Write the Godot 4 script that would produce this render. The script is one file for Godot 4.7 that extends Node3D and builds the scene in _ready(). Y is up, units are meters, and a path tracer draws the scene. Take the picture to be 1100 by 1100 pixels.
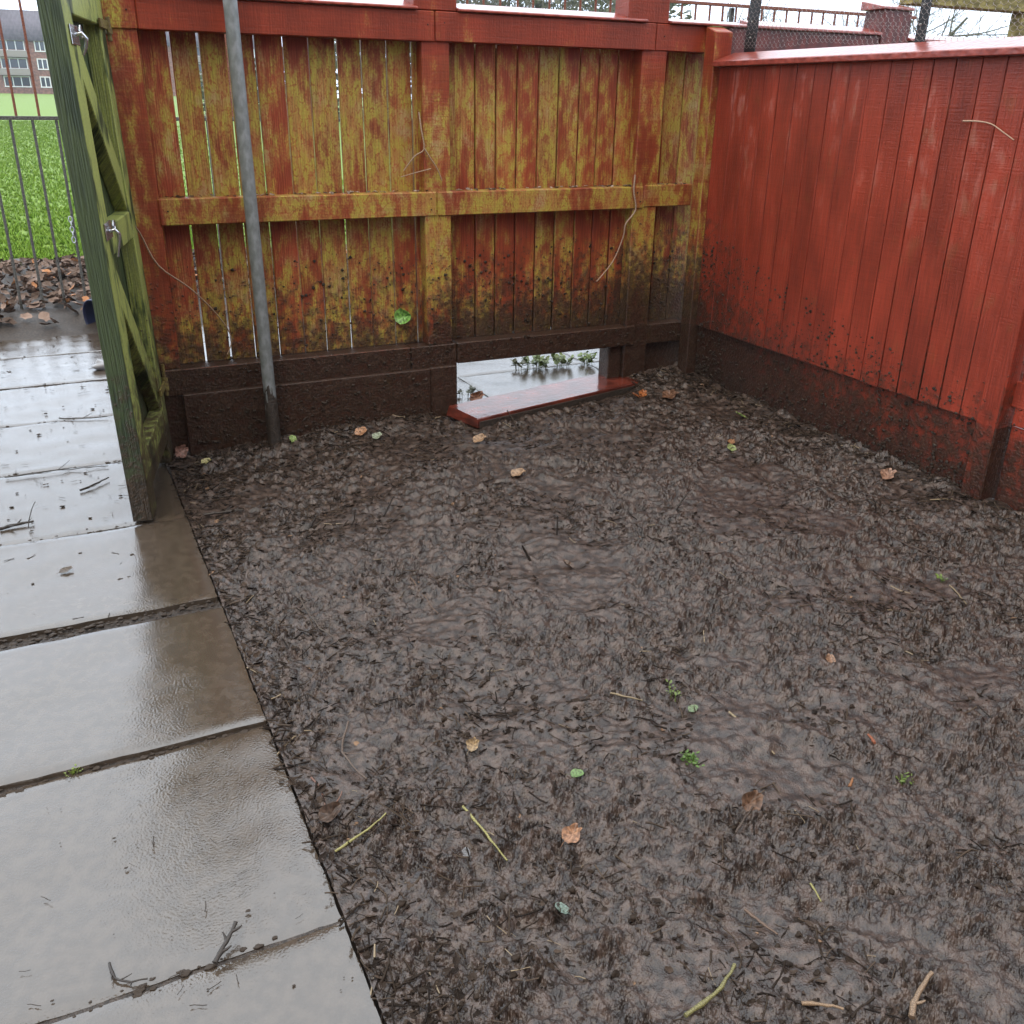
extends Node3D

const CAM_X := -2.1805
const CAM_Y := 1.55
const CAM_Z := 4.4184
const RX := 1.0405            # face of the side fence
var rng := RandomNumberGenerator.new()
var taken := {}
var M := {}

# ---------------------------------------------------------------- naming
func numbered(called: String) -> String:
	var n: int = taken.get(called, 0)
	taken[called] = n + 1
	return called if n == 0 else "%s_%03d" % [called, n]

func tag(o: Node, label: String, category := "", group := "", kind := "") -> void:
	if label != "": o.set_meta("label", label)
	if category != "": o.set_meta("category", category)
	if group != "": o.set_meta("group", group)
	if kind != "": o.set_meta("kind", kind)

func base(called: String, at := Vector3.ZERO) -> Node3D:
	var o := Node3D.new()
	o.name = numbered(called)
	add_child(o, true)
	o.position = at
	return o

func put(called: String, mesh: Mesh, m: Material, parent: Node = self) -> MeshInstance3D:
	var o := MeshInstance3D.new()
	o.name = numbered(called) if parent == self else called
	o.mesh = mesh
	if m: o.material_override = m
	parent.add_child(o, true)
	return o

# ---------------------------------------------------------------- shapes
func uv_of(p: Vector3, n: Vector3, mode: int, r: Rect2) -> Vector2:
	var a := p.x
	var b := p.y
	if mode == 0:
		if absf(n.x) > 0.7: a += p.z
		if absf(n.y) > 0.7: b += p.z
	elif mode == 1:
		a = p.z
		if absf(n.z) > 0.7: a += p.x
		if absf(n.y) > 0.7: b += p.x
	elif mode == 2: b = p.z
	return Vector2((a - r.position.x) / r.size.x, 1.0 - (b - r.position.y) / r.size.y)

func tri(st: SurfaceTool, a: Vector3, b: Vector3, c: Vector3, ctr: Vector3, mode: int, r: Rect2) -> void:
	var n := (b - a).cross(c - a)
	if n.length_squared() < 1e-16: return
	n = n.normalized()
	if n.dot((a + b + c) / 3.0 - ctr) < 0.0:
		n = -n
		var t := b; b = c; c = t
	# clockwise from outside
	for v: Vector3 in [a, c, b]:
		st.set_normal(n)
		st.set_uv(uv_of(v, n, mode, r))
		st.add_vertex(v)

# a box with chamfered edges between eight corners: c[k], bit0 = x, bit1 = y, bit2 = z
func hexa(c: Array, ch: float, mode: int, r: Rect2, st: SurfaceTool = null) -> SurfaceTool:
	if st == null:
		st = SurfaceTool.new()
		st.begin(Mesh.PRIMITIVE_TRIANGLES)
	var ctr := Vector3.ZERO
	for v: Vector3 in c: ctr += v / 8.0
	var p := []     # p[k][axis] = corner pulled in along the two other axes
	for k in 8:
		var row := []
		for ax in 3:
			var v: Vector3 = c[k]
			for o in 3:
				if o == ax: continue
				var q: Vector3 = c[k ^ (1 << o)]
				v += (q - c[k]).normalized() * ch
			row.append(v)
		p.append(row)
	for ax in 3:
		var b1 := 1 << ((ax + 1) % 3)
		var b2 := 1 << ((ax + 2) % 3)
		for s in 2:
			var k0 := s << ax
			var k1 := k0 | b1
			var k2 := k0 | b1 | b2
			var k3 := k0 | b2
			tri(st, p[k0][ax], p[k1][ax], p[k2][ax], ctr, mode, r)
			tri(st, p[k0][ax], p[k2][ax], p[k3][ax], ctr, mode, r)
		for k in 8:
			if k & (1 << ax): continue
			var kk := k | (1 << ax)
			var a1 := (ax + 1) % 3
			var a2 := (ax + 2) % 3
			tri(st, p[k][a1], p[kk][a1], p[kk][a2], ctr, mode, r)
			tri(st, p[k][a1], p[kk][a2], p[k][a2], ctr, mode, r)
	for k in 8:
		tri(st, p[k][0], p[k][1], p[k][2], ctr, mode, r)
	return st

func corners(x0: float, x1: float, y0: float, y1: float, z0: float, z1: float) -> Array:
	var c := []
	for k in 8:
		c.append(Vector3(x1 if k & 1 else x0, y1 if k & 2 else y0, z1 if k & 4 else z0))
	return c

func block(called: String, parent: Node, x0: float, x1: float, y0: float, y1: float, z0: float, z1: float, m: Material, mode := 0, r := Rect2(0, 0, 1, 1), ch := 0.003) -> MeshInstance3D:
	return put(called, hexa(corners(x0, x1, y0, y1, z0, z1), ch, mode, r).commit(), m, parent)

func tube(pts: Array, radii: Array, sides := 5, st: SurfaceTool = null, capped := true) -> SurfaceTool:
	if st == null:
		st = SurfaceTool.new()
		st.begin(Mesh.PRIMITIVE_TRIANGLES)
	var n := pts.size()
	var rings := []
	var prev := Vector3.UP
	for i in n:
		var dir: Vector3 = (pts[min(i + 1, n - 1)] - pts[max(i - 1, 0)]).normalized()
		var side := dir.cross(prev)
		if side.length() < 0.05: side = dir.cross(Vector3.RIGHT)
		if side.length() < 0.05: side = dir.cross(Vector3.FORWARD)
		side = side.normalized()
		prev = side.cross(dir).normalized()
		var ring := []
		for k in sides:
			var a := TAU * k / sides
			ring.append(side * cos(a) + prev * sin(a))
		rings.append(ring)
	for i in n - 1:
		for k in sides:
			var k2 := (k + 1) % sides
			var q := [[i, k], [i + 1, k2], [i + 1, k], [i, k], [i, k2], [i + 1, k2]]
			for e in q:
				var nn: Vector3 = rings[e[0]][e[1]]
				st.set_normal(nn)
				st.set_uv(Vector2(float(e[1]) / sides, float(e[0])))
				st.add_vertex(pts[e[0]] + nn * radii[e[0]])
	if capped:
		for e in [0, n - 1]:
			var dn: Vector3 = (pts[0] - pts[1]).normalized() if e == 0 else (pts[n - 1] - pts[n - 2]).normalized()
			for k in sides - 2:
				var idx := [0, k + 2, k + 1] if e == 0 else [0, k + 1, k + 2]
				for q in idx:
					st.set_normal(dn)
					st.set_uv(Vector2.ZERO)
					st.add_vertex(pts[e] + rings[e][q] * radii[e])
	return st

# a leaf blade: lobed = 0 oval, 1 maple-like; curl lifts the rim; thickness comes from two skins
func leaf_mesh(length: float, width: float, curl: float, lobed: float, sd: int, thick := 0.0006) -> ArrayMesh:
	var g := RandomNumberGenerator.new()
	g.seed = sd
	var st := SurfaceTool.new()
	st.begin(Mesh.PRIMITIVE_TRIANGLES)
	var na := 18
	var rim := []
	var mid := []
	for k in na:
		var a := TAU * k / na
		var rr := 1.0
		if lobed > 0.0: rr = 1.0 - lobed * 0.45 * (0.5 + 0.5 * cos(a * 5.0)) * (0.6 + 0.4 * cos(a))
		rr *= g.randf_range(0.88, 1.1)
		var x := cos(a) * length * 0.5 * rr
		var z := sin(a) * width * 0.5 * rr * (1.0 - 0.25 * cos(a))
		var y: float = curl * (absf(sin(a)) * 0.6 + maxf(0.0, cos(a)) * 0.5 * g.randf_range(0.5, 1.4)) * width + g.randf_range(-1, 1) * width * 0.04
		rim.append(Vector3(x, y, z))
		mid.append(Vector3(x * 0.5, y * 0.3 + g.randf_range(-1, 1) * width * 0.03, z * 0.5))
	for s in [1.0, -1.0]:
		var o := Vector3(0, thick * 0.5 * s, 0)
		var c := Vector3(0, -curl * width * 0.1, 0)
		for k in na:
			var k2 := (k + 1) % na
			var tris := [[c, mid[k], mid[k2]], [mid[k], rim[k], rim[k2]], [mid[k], rim[k2], mid[k2]]]
			for t in tris:
				var n: Vector3 = (t[1] - t[0]).cross(t[2] - t[0]).normalized()
				var up: bool = n.y * s >= 0.0
				if not up: n = -n
				for v: Vector3 in ([t[0], t[2], t[1]] if up else t):
					st.set_normal(n)
					st.set_uv(Vector2(v.x / length + 0.5, v.z / width + 0.5))
					st.add_vertex(v + o)
	# stalk
	tube([Vector3(-length * 0.45, 0, 0), Vector3(-length * 0.6, width * 0.04, width * 0.03), Vector3(-length * 0.8, width * 0.02, width * 0.1)], [length * 0.012, length * 0.012, length * 0.008], 3, st)
	return st.commit()

# ---------------------------------------------------------------- noise and textures
func fnl(sd: int, freq: float, oct := 3, type := FastNoiseLite.TYPE_SIMPLEX_SMOOTH) -> FastNoiseLite:
	var n := FastNoiseLite.new()
	n.seed = sd
	n.frequency = freq
	n.noise_type = type
	n.fractal_type = FastNoiseLite.FRACTAL_FBM if oct > 1 else FastNoiseLite.FRACTAL_NONE
	n.fractal_octaves = oct
	return n

# bytes of a w x h noise, stretched by sx, sy
func nbytes(sd: int, freq: float, oct: int, w: int, h: int, sx := 1.0, sy := 1.0, type := FastNoiseLite.TYPE_SIMPLEX_SMOOTH) -> PackedByteArray:
	var iw := maxi(4, int(w / sx))
	var ih := maxi(4, int(h / sy))
	var im := fnl(sd, freq, oct, type).get_image(iw, ih)
	im.convert(Image.FORMAT_L8)
	if iw != w or ih != h: im.resize(w, h, Image.INTERPOLATE_CUBIC)
	return im.get_data()

func tex(bytes: PackedByteArray, w: int, h: int) -> ImageTexture:
	var im := Image.create_from_data(w, h, false, Image.FORMAT_RGB8, bytes)
	im.generate_mipmaps()
	return ImageTexture.create_from_image(im)

func bump(bytes: PackedByteArray, w: int, h: int, strength: float) -> ImageTexture:
	var im := Image.create_from_data(w, h, false, Image.FORMAT_L8, bytes)
	im.convert(Image.FORMAT_RGBA8)
	im.bump_map_to_normal_map(strength)
	return ImageTexture.create_from_image(im)

func mat(c: Color, rough := 0.7, t: Texture2D = null, nt: Texture2D = null, ns := 1.0) -> StandardMaterial3D:
	var m := StandardMaterial3D.new()
	m.albedo_color = c
	m.roughness = rough
	if t: m.albedo_texture = t
	if nt:
		m.normal_enabled = true
		m.normal_texture = nt
		m.normal_scale = ns
	return m

func lin(r: float, g: float, b: float) -> Color:
	return Color(r, g, b).linear_to_srgb()

# weathered paint: style 0 = fence boards, 1 = rails and posts of the back fence, 2 = side fence, 3 = green gate
const BX0 := -1.95
const BW := 3.1
const BH := 2.1
var EDGES := [-1.717, -1.605, -1.489, -1.373, -1.258, -1.136, -1.025, -0.901, -0.788, -0.669, -0.551, -0.499, -0.337, -0.233, -0.124, -0.011, 0.104, 0.217, 0.334, 0.445, 0.554, 0.680, 0.849, 0.960, 1.059]

func paint_texture(style: int, w: int, h: int, mw: float, mh: float, x0: float, sd: int) -> Array:
	var ppm := w / mw
	var big := nbytes(sd, 4.5 / ppm, 3, w, h, 1.0, 2.6)
	var mid := nbytes(sd + 1, 18.0 / ppm, 4, w, h, 1.0, 2.4)
	var fine := nbytes(sd + 2, 0.16, 3, w, h)
	var streak := nbytes(sd + 3, 0.30, 3, w, h, 1.0, 26.0)
	var hstreak := nbytes(sd + 3, 0.30, 3, w, h, 26.0, 1.0)
	var crack := nbytes(sd + 4, 0.045, 4, w, h, 1.0, 2.0)
	var splat := nbytes(sd + 5, 0.040, 5, w, h)
	var speck := nbytes(sd + 7, 0.13, 2, w, h)
	var splatbig := nbytes(sd + 6, 5.0 / ppm, 3, w, h)
	var out := PackedByteArray(); out.resize(w * h * 3)
	var hgt := PackedByteArray(); hgt.resize(w * h)
	var ne := EDGES.size()
	var cx := PackedInt32Array(); cx.resize(w)
	var cb := PackedFloat32Array(); cb.resize(w)
	for i in w:
		var x := x0 + (i + 0.5) / ppm
		var id := 0
		if style == 0:
			for e in ne:
				if x > EDGES[e]: id = e + 1
		elif style == 2:
			id = int(x / 0.113)
		var hsh := sin(id * 12.9898 + sd) * 43758.5453
		hsh = hsh - floor(hsh)
		cb[i] = hsh
		cx[i] = (i + int(hsh * 977.0) * (1 if style == 0 or style == 2 else 0)) % w
	for j in h:
		var y := mh - (j + 0.5) / ppm
		var row := j * w
		for i in w:
			var k := row + cx[i]
			var q := row + i
			var b := big[k] / 255.0
			var m := mid[k] / 255.0
			var f := fine[q] / 255.0
			var s := streak[q] / 255.0
			var c := absf(crack[k] / 255.0 - 0.5)
			var sp := splat[q] / 255.0
			var sk := speck[q] / 255.0
			var sb := splatbig[q] / 255.0
			var x := x0 + (i + 0.5) / ppm
			var r := 0.0
			var g := 0.0
			var bl := 0.0
			var relief := 0.5
			var amt := 0.0
			var coat := 0.0
			if style == 0 or style == 1:
				if style == 1: s = lerpf(s, hstreak[q] / 255.0, 0.5)
				# old red stain, thin in places
				var tone := 0.82 + 0.42 * s + 0.22 * (b - 0.5) + (0.18 * (cb[i] - 0.5) if style == 0 else 0.0)
				r = 0.485 * tone; g = 0.194 * tone; bl = 0.122 * tone
				# yellow-green algae that has crept over it
				var al0 := b * 0.52 + m * 0.38 + s * 0.10
				var th := 0.5
				if style == 0:
					th = 0.395 + 0.20 * (cb[i] - 0.5)
					if y < 1.04: th += 0.08
					if y > 1.62: th += (y - 1.62) * 0.7
					if y < 0.47: th -= 0.12 * (1.0 - absf(y - 0.43) / 0.04)
				else:
					if y > 1.74: th = 0.80
					elif y > 1.165: th = 0.50 + 0.30 * smoothstep(1.50, 1.76, y)
					elif y > 1.02: th = 0.40 if x > -0.6 else 0.46
					elif y > 0.44: th = 0.36 if y > 0.75 else 0.36 + (0.75 - y) * 0.5
					else: th = 0.75
					if x < -1.722 and y > 0.44: th = 0.46 + 0.22 * smoothstep(-1.80, -1.73, x)
				var al := smoothstep(th - 0.20, th + 0.18, al0 + (f - 0.5) * 0.14)
				al *= 0.40 + 0.60 * smoothstep(0.004, 0.06, c + (f - 0.5) * 0.06)
				al *= 0.62 + 0.38 * f
				al = 0.08 + 0.84 * al if y < 1.74 else al
				var ag := smoothstep(0.35, 0.65, m)
				var gy := smoothstep(0.55, 0.85, splatbig[k] / 255.0 * 0.7 + s * 0.3)
				var tn := 0.92 + 0.28 * s
				r = lerpf(r, lerpf(lerpf(0.61, 0.63, ag), 0.62, gy) * tn, al * 0.88)
				g = lerpf(g, lerpf(lerpf(0.545, 0.665, ag), 0.61, gy) * tn, al * 0.88)
				bl = lerpf(bl, lerpf(lerpf(0.285, 0.275, ag), 0.43, gy) * tn, al * 0.88)
				relief = 0.45 + 0.3 * (s - 0.5) + al * 0.10 + 0.16 * (f - 0.5)
				# mud thrown up from the bed
				amt = clampf((1.02 - y) / 0.62, 0.0, 1.0)
				amt = pow(amt, 1.5)
				if x > 0.60: amt = clampf(amt + 0.45 * clampf(1.15 - y, 0.0, 1.0), 0.0, 1.0)  # extra dark film over the corner bay
				elif x < -0.50: amt *= 0.66
				if y < 0.415: coat = 0.80
			elif style == 2:
				var tone2 := 0.80 + 0.28 * s + 0.26 * (b - 0.5) + 0.12 * (cb[i] - 0.5)
				r = 0.545 * tone2; g = 0.216 * tone2; bl = 0.150 * tone2
				# pale bloom in a few streaks near the top
				var wv := smoothstep(0.58, 0.84, b * 0.5 + m * 0.5) * smoothstep(0.7, 1.6, y) * (0.5 + 0.5 * s)
				r = lerpf(r, 0.72, wv * 0.5); g = lerpf(g, 0.58, wv * 0.5); bl = lerpf(bl, 0.57, wv * 0.5)
				# dull green film and knots here and there
				var gm := smoothstep(0.60, 0.85, splatbig[k] / 255.0 * 0.6 + m * 0.4) * 0.22
				r = lerpf(r, 0.42, gm); g = lerpf(g, 0.30, gm); bl = lerpf(bl, 0.16, gm)
				var kn := smoothstep(0.80, 0.86, sk * 0.6 + sp * 0.4) * 0.5
				r *= 1.0 - kn; g *= 1.0 - kn; bl *= 1.0 - kn
				var hs := hstreak[q] / 255.0
				var sawn := 0.07 * (hs - 0.5)
				r += sawn * 0.8; g += sawn * 0.5; bl += sawn * 0.4
				relief = 0.5 + 0.3 * (s - 0.5) + 0.16 * (f - 0.5) + 0.2 * (hs - 0.5)
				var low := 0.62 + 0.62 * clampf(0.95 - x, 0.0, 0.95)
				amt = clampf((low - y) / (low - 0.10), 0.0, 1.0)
				amt *= 0.95 - 0.12 * x + 0.5 * clampf(0.6 - x, 0.0, 0.6)  # film climbs higher and darkens towards the corner
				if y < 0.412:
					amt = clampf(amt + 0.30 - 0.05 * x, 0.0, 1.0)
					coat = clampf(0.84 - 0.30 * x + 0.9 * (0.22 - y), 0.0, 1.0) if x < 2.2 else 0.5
			else:
				# gate: faded dark green stain with yellow-green algae (4 = its closing edge and boards, much less algae)
				var tone3 := 0.80 + 0.34 * s
				r = 0.17 * tone3; g = 0.225 * tone3; bl = 0.145 * tone3
				var ga := smoothstep(0.25, 0.52, b * 0.5 + m * 0.35 + s * 0.15) * (1.0 if style == 3 else 0.16)
				ga *= 0.7 + 0.3 * f
				r = lerpf(r, 0.70 * (0.82 + 0.36 * s), ga * 0.85); g = lerpf(g, 0.72 * (0.82 + 0.36 * s), ga * 0.85); bl = lerpf(bl, 0.40, ga * 0.85)
				relief = 0.5 + 0.6 * (s - 0.5) + 0.1 * (f - 0.5)
				amt = clampf((0.75 - y) / 0.75, 0.0, 1.0) * 0.85
				if y < 0.16: amt = 0.95
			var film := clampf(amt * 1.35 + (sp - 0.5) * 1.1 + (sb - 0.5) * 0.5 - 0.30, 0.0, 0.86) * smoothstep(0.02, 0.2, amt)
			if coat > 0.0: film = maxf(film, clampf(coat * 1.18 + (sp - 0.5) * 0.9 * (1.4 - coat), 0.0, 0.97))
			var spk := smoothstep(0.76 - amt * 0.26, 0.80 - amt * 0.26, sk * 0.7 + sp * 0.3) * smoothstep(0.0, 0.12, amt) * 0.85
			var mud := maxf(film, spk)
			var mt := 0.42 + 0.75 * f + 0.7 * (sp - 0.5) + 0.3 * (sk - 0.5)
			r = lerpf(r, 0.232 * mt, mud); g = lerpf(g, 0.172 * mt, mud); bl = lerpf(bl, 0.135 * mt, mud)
			relief += mud * 0.12 + (mud * 0.5) * (sp - 0.5) + spk * 0.15 + mud * 0.3 * (sk - 0.5)
			out[q * 3] = int(clampf(r, 0, 1) * 255.0)
			out[q * 3 + 1] = int(clampf(g, 0, 1) * 255.0)
			out[q * 3 + 2] = int(clampf(bl, 0, 1) * 255.0)
			hgt[q] = int(clampf(relief, 0, 1) * 255.0)
	return [tex(out, w, h), bump(hgt, w, h, 3.5)]

# plain mottle between two colours (sRGB), tileable
func mottle(sd: int, freq: float, oct: int, a: Color, b: Color, n := 512, sx := 1.0, sy := 1.0) -> ImageTexture:
	var im := fnl(sd, freq, oct).get_seamless_image(int(n / sx), int(n / sy))
	im.convert(Image.FORMAT_L8)
	if sx != 1.0 or sy != 1.0: im.resize(n, n, Image.INTERPOLATE_CUBIC)
	var d := im.get_data()
	var o := PackedByteArray(); o.resize(n * n * 3)
	for i in n * n:
		var t := d[i] / 255.0
		t = smoothstep(0.15, 0.85, t)
		o[i * 3] = int(lerpf(a.r, b.r, t) * 255)
		o[i * 3 + 1] = int(lerpf(a.g, b.g, t) * 255)
		o[i * 3 + 2] = int(lerpf(a.b, b.b, t) * 255)
	return tex(o, n, n)

func seam_normal(sd: int, freq: float, oct: int, strength: float, n := 512) -> ImageTexture:
	var im := fnl(sd, freq, oct).get_seamless_image(n, n)
	im.convert(Image.FORMAT_L8)
	return bump(im.get_data(), n, n, strength)

func triplanar(m: StandardMaterial3D, scale: float) -> StandardMaterial3D:
	m.uv1_triplanar = true
	m.uv1_world_triplanar = true
	m.uv1_scale = Vector3.ONE * scale
	return m

# ---------------------------------------------------------------- the mud bed
var nA: FastNoiseLite
var nB: FastNoiseLite
var nC: FastNoiseLite
var nD: FastNoiseLite
var nE: FastNoiseLite
var nF: FastNoiseLite

func bed_base(x: float, z: float) -> float:
	var t := clampf((x + 1.85) / 2.9, 0.0, 1.0)
	var b := 0.004 + 0.10 * pow(t, 1.3)
	var open_bay := smoothstep(-0.62, -0.40, x) * (1.0 - smoothstep(0.55, 0.75, x))
	b += 0.04 * exp(-pow(absf(z) / 0.22, 1.5)) * clampf(x + 2.1, 0.35, 1.0) * (1.0 - open_bay)
	b -= 0.035 * open_bay * exp(-absf(z) / 0.1)
	b += 0.014 * exp(-absf(1.04 - x) / 0.15)
	return b

func bed(x: float, z: float) -> float:
	var h := bed_base(x, z)
	var u := x * 0.92 + z * 0.38
	var v := (z * 0.92 - x * 0.38) * 1.35
	var edge := clampf((x + 1.86) / 0.10, 0.0, 1.0)
	var sm := smoothstep(-0.12, 0.40, nA.get_noise_2d(x, z))
	h += nB.get_noise_2d(u, v) * 0.022 * edge
	var c := nC.get_noise_2d(u, v)
	h += (c * 0.017) * (1.0 - 0.5 * sm) * (0.3 + 0.7 * edge)
	var rough := (1.0 - 0.82 * sm) * lerpf(0.55, 1.0, smoothstep(0.3, 1.9, z))
	# patches of coarse clods between finer ground
	rough *= 0.65 + 0.9 * smoothstep(-0.25, 0.45, nB.get_noise_2d(x * 2.3 + 9.0, z * 2.3))
	for q: Array in PRINTS:
		var px: float = x - q[0]
		var pz: float = z - q[1]
		if px * px + pz * pz > 0.06: continue
		var ca := cos(q[4])
		var sa := sin(q[4])
		var pl: float = (px * ca + pz * sa) / q[2]
		var pw: float = (pz * ca - px * sa) / (q[3] * (1.0 - 0.18 * cos(pl * 3.0)))
		var rr := sqrt(pl * pl + pw * pw) + 0.35 * c
		if rr > 1.7: continue
		var inside := 1.0 - smoothstep(0.55, 1.2, rr)
		rough *= 1.0 - 0.72 * inside
		h -= q[5] * 0.7 * inside
		h += 0.006 * exp(-pow((rr - 1.25) / 0.2, 2.0))
		if q[6] == 1: h += inside * 0.004 * smoothstep(-0.4, 0.8, sin(pl * q[2] * 300.0 + pw * 0.8 + 3.0 * c)) * (0.5 + c)
	var d := absf(nD.get_noise_2d(u, v))
	var e := nE.get_noise_2d(x, z)
	h += (minf(d, 0.45) * 0.040 - 0.009) * rough * (0.75 + 0.5 * c)
	h += (minf(absf(e), 0.4) * 0.014 - 0.003) * rough
	h += nF.get_noise_2d(x, z) * 0.0026 * (0.25 + 0.75 * rough)
	return h

# trodden marks: x, z, half length, half width, turn, depth, tread
var PRINTS := [[-1.05, 1.12, 0.17, 0.055, 0.5, 0.012, 0], [-0.93, 1.30, 0.16, 0.06, 0.3, 0.010, 0], [-0.42, 1.10, 0.15, 0.06, 0.9, 0.010, 0], [0.12, 0.62, 0.20, 0.07, 0.7, 0.010, 0], [0.42, 0.74, 0.18, 0.06, 1.0, 0.012, 0], [-0.66, 1.52, 0.16, 0.06, 0.1, 0.010, 0],
	[-0.15, 1.95, 0.15, 0.055, 0.5, 0.014, 0], [-0.90, 3.46, 0.15, 0.055, 0.75, 0.018, 1], [-1.22, 3.12, 0.15, 0.055, 0.35, 0.016, 0], [-0.55, 2.55, 0.16, 0.06, 0.6, 0.014, 0], [0.15, 2.30, 0.15, 0.06, 0.2, 0.014, 0], [-1.30, 2.20, 0.15, 0.055, 0.8, 0.012, 0], [-1.05, 2.62, 0.14, 0.05, 0.4, 0.014, 0], [-0.62, 3.02, 0.15, 0.055, 1.2, 0.014, 0], [0.55, 1.55, 0.16, 0.06, 0.4, 0.012, 0], [-1.50, 3.25, 0.14, 0.05, 1.3, 0.014, 0], [-0.20, 2.80, 0.15, 0.055, 0.9, 0.015, 0]]

func bed_xmax(z: float) -> float:
	# how far the bed runs before the side fence or well out of sight
	if z < 2.0: return 1.30
	return lerpf(1.30, -0.35, clampf((z - 2.0) / 1.9, 0.0, 1.0))

func sheet(x0: Callable, x1: Callable, zs: PackedFloat32Array, nx: int, drop := 0.0) -> ArrayMesh:
	var nz := zs.size()
	var P := PackedVector3Array(); P.resize(nx * nz)
	var N := PackedVector3Array(); N.resize(nx * nz)
	var U := PackedVector2Array(); U.resize(nx * nz)
	for j in nz:
		var z := zs[j]
		var a: float = x0.call(z)
		var b: float = x1.call(z)
		for i in nx:
			var x := lerpf(a, b, float(i) / (nx - 1))
			P[j * nx + i] = Vector3(x, bed(x, z) - drop, z)
			U[j * nx + i] = Vector2(x, z)
	for j in nz:
		var j0 := maxi(j - 1, 0) * nx
		var j1 := mini(j + 1, nz - 1) * nx
		for i in nx:
			var dx := P[j * nx + mini(i + 1, nx - 1)] - P[j * nx + maxi(i - 1, 0)]
			var dz := P[j1 + i] - P[j0 + i]
			N[j * nx + i] = dz.cross(dx).normalized()
	var I := PackedInt32Array(); I.resize((nx - 1) * (nz - 1) * 6)
	var k := 0
	for j in nz - 1:
		for i in nx - 1:
			var a := j * nx + i
			I[k] = a; I[k + 1] = a + 1; I[k + 2] = a + nx
			I[k + 3] = a + 1; I[k + 4] = a + nx + 1; I[k + 5] = a + nx
			k += 6
	var arr := []
	arr.resize(Mesh.ARRAY_MAX)
	arr[Mesh.ARRAY_VERTEX] = P
	arr[Mesh.ARRAY_NORMAL] = N
	arr[Mesh.ARRAY_TEX_UV] = U
	arr[Mesh.ARRAY_INDEX] = I
	var m := ArrayMesh.new()
	m.add_surface_from_arrays(Mesh.PRIMITIVE_TRIANGLES, arr)
	return m

func scatter(called: String, mesh: Mesh, m: Material, xf: Array, cols: Array, label: String, category: String) -> MultiMeshInstance3D:
	var mm := MultiMesh.new()
	mm.transform_format = MultiMesh.TRANSFORM_3D
	mm.use_colors = not cols.is_empty()
	mm.mesh = mesh
	mm.instance_count = xf.size()
	for i in xf.size():
		mm.set_instance_transform(i, xf[i])
		if mm.use_colors: mm.set_instance_color(i, cols[i])
	var o := MultiMeshInstance3D.new()
	o.name = numbered(called)
	o.multimesh = mm
	o.material_override = m
	add_child(o, true)
	tag(o, label, category, "", "stuff")
	return o

func tinted(rough: float) -> StandardMaterial3D:
	var m := StandardMaterial3D.new()
	m.vertex_color_use_as_albedo = true
	m.roughness = rough
	m.metallic_specular = 0.22
	return m

# ---------------------------------------------------------------- small loose things
func twig(called: String, a: Vector3, b: Vector3, rad: float, c: Color, label: String, bend := 0.12, fork := 0, category := "twig", sd := 0, group := "") -> Node3D:
	var g := RandomNumberGenerator.new()
	g.seed = 1000 + sd + int(absf(a.x) * 991.0) + int(absf(a.z) * 7919.0)
	var n := 8
	var L := (b - a).length()
	var dir := (b - a) / n
	var side := Vector3(-(b - a).z, 0, (b - a).x).normalized()
	var pts := []
	var rr := []
	var ph := g.randf_range(-1, 1)
	for i in n + 1:
		var t := float(i) / n
		var p: Vector3 = (b - a) * t
		p += side * sin(t * PI) * L * bend * ph + side * g.randf_range(-1, 1) * L * 0.014 + Vector3.UP * g.randf_range(-1, 1) * L * 0.008
		pts.append(p)
		rr.append(rad * (1.0 - 0.45 * t) * g.randf_range(0.9, 1.12) * (1.25 if i % 3 == 2 else 1.0))
	var st := tube(pts, rr, 6)
	for k in fork:
		var i := 2 + (k * 2) % (n - 3)
		var s := 1.0 if k % 2 == 0 else -1.0
		var e: Vector3 = pts[i] + (dir.normalized() * 0.7 + side * s * 0.8 + Vector3.UP * 0.25).normalized() * L * g.randf_range(0.18, 0.34)
		var mdl: Vector3 = (pts[i] + e) * 0.5 + side * L * 0.02
		tube([pts[i], mdl, e], [rad * 0.6, rad * 0.5, rad * 0.25], 5, st)
	var o := put(called, st.commit(), mat(c, 0.55, M.barktex), self)
	o.position = a
	tag(o, label, category, group)
	return o

func leaf(called: String, at: Vector3, length: float, width: float, turn: float, tilt: float, curl: float, lobed: float, c: Color, label: String, sd: int, group := "") -> Node3D:
	var m := mat(c, 0.45, M.leaftex)
	m.backlight_enabled = true
	m.backlight = Color(c.r * 0.3, c.g * 0.3, c.b * 0.3)
	var o := put(called, leaf_mesh(length, width, curl, lobed, sd), m, self)
	o.position = at
	o.rotation = Vector3(tilt, turn, tilt * 0.6)
	tag(o, label, "leaf", group)
	return o

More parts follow.
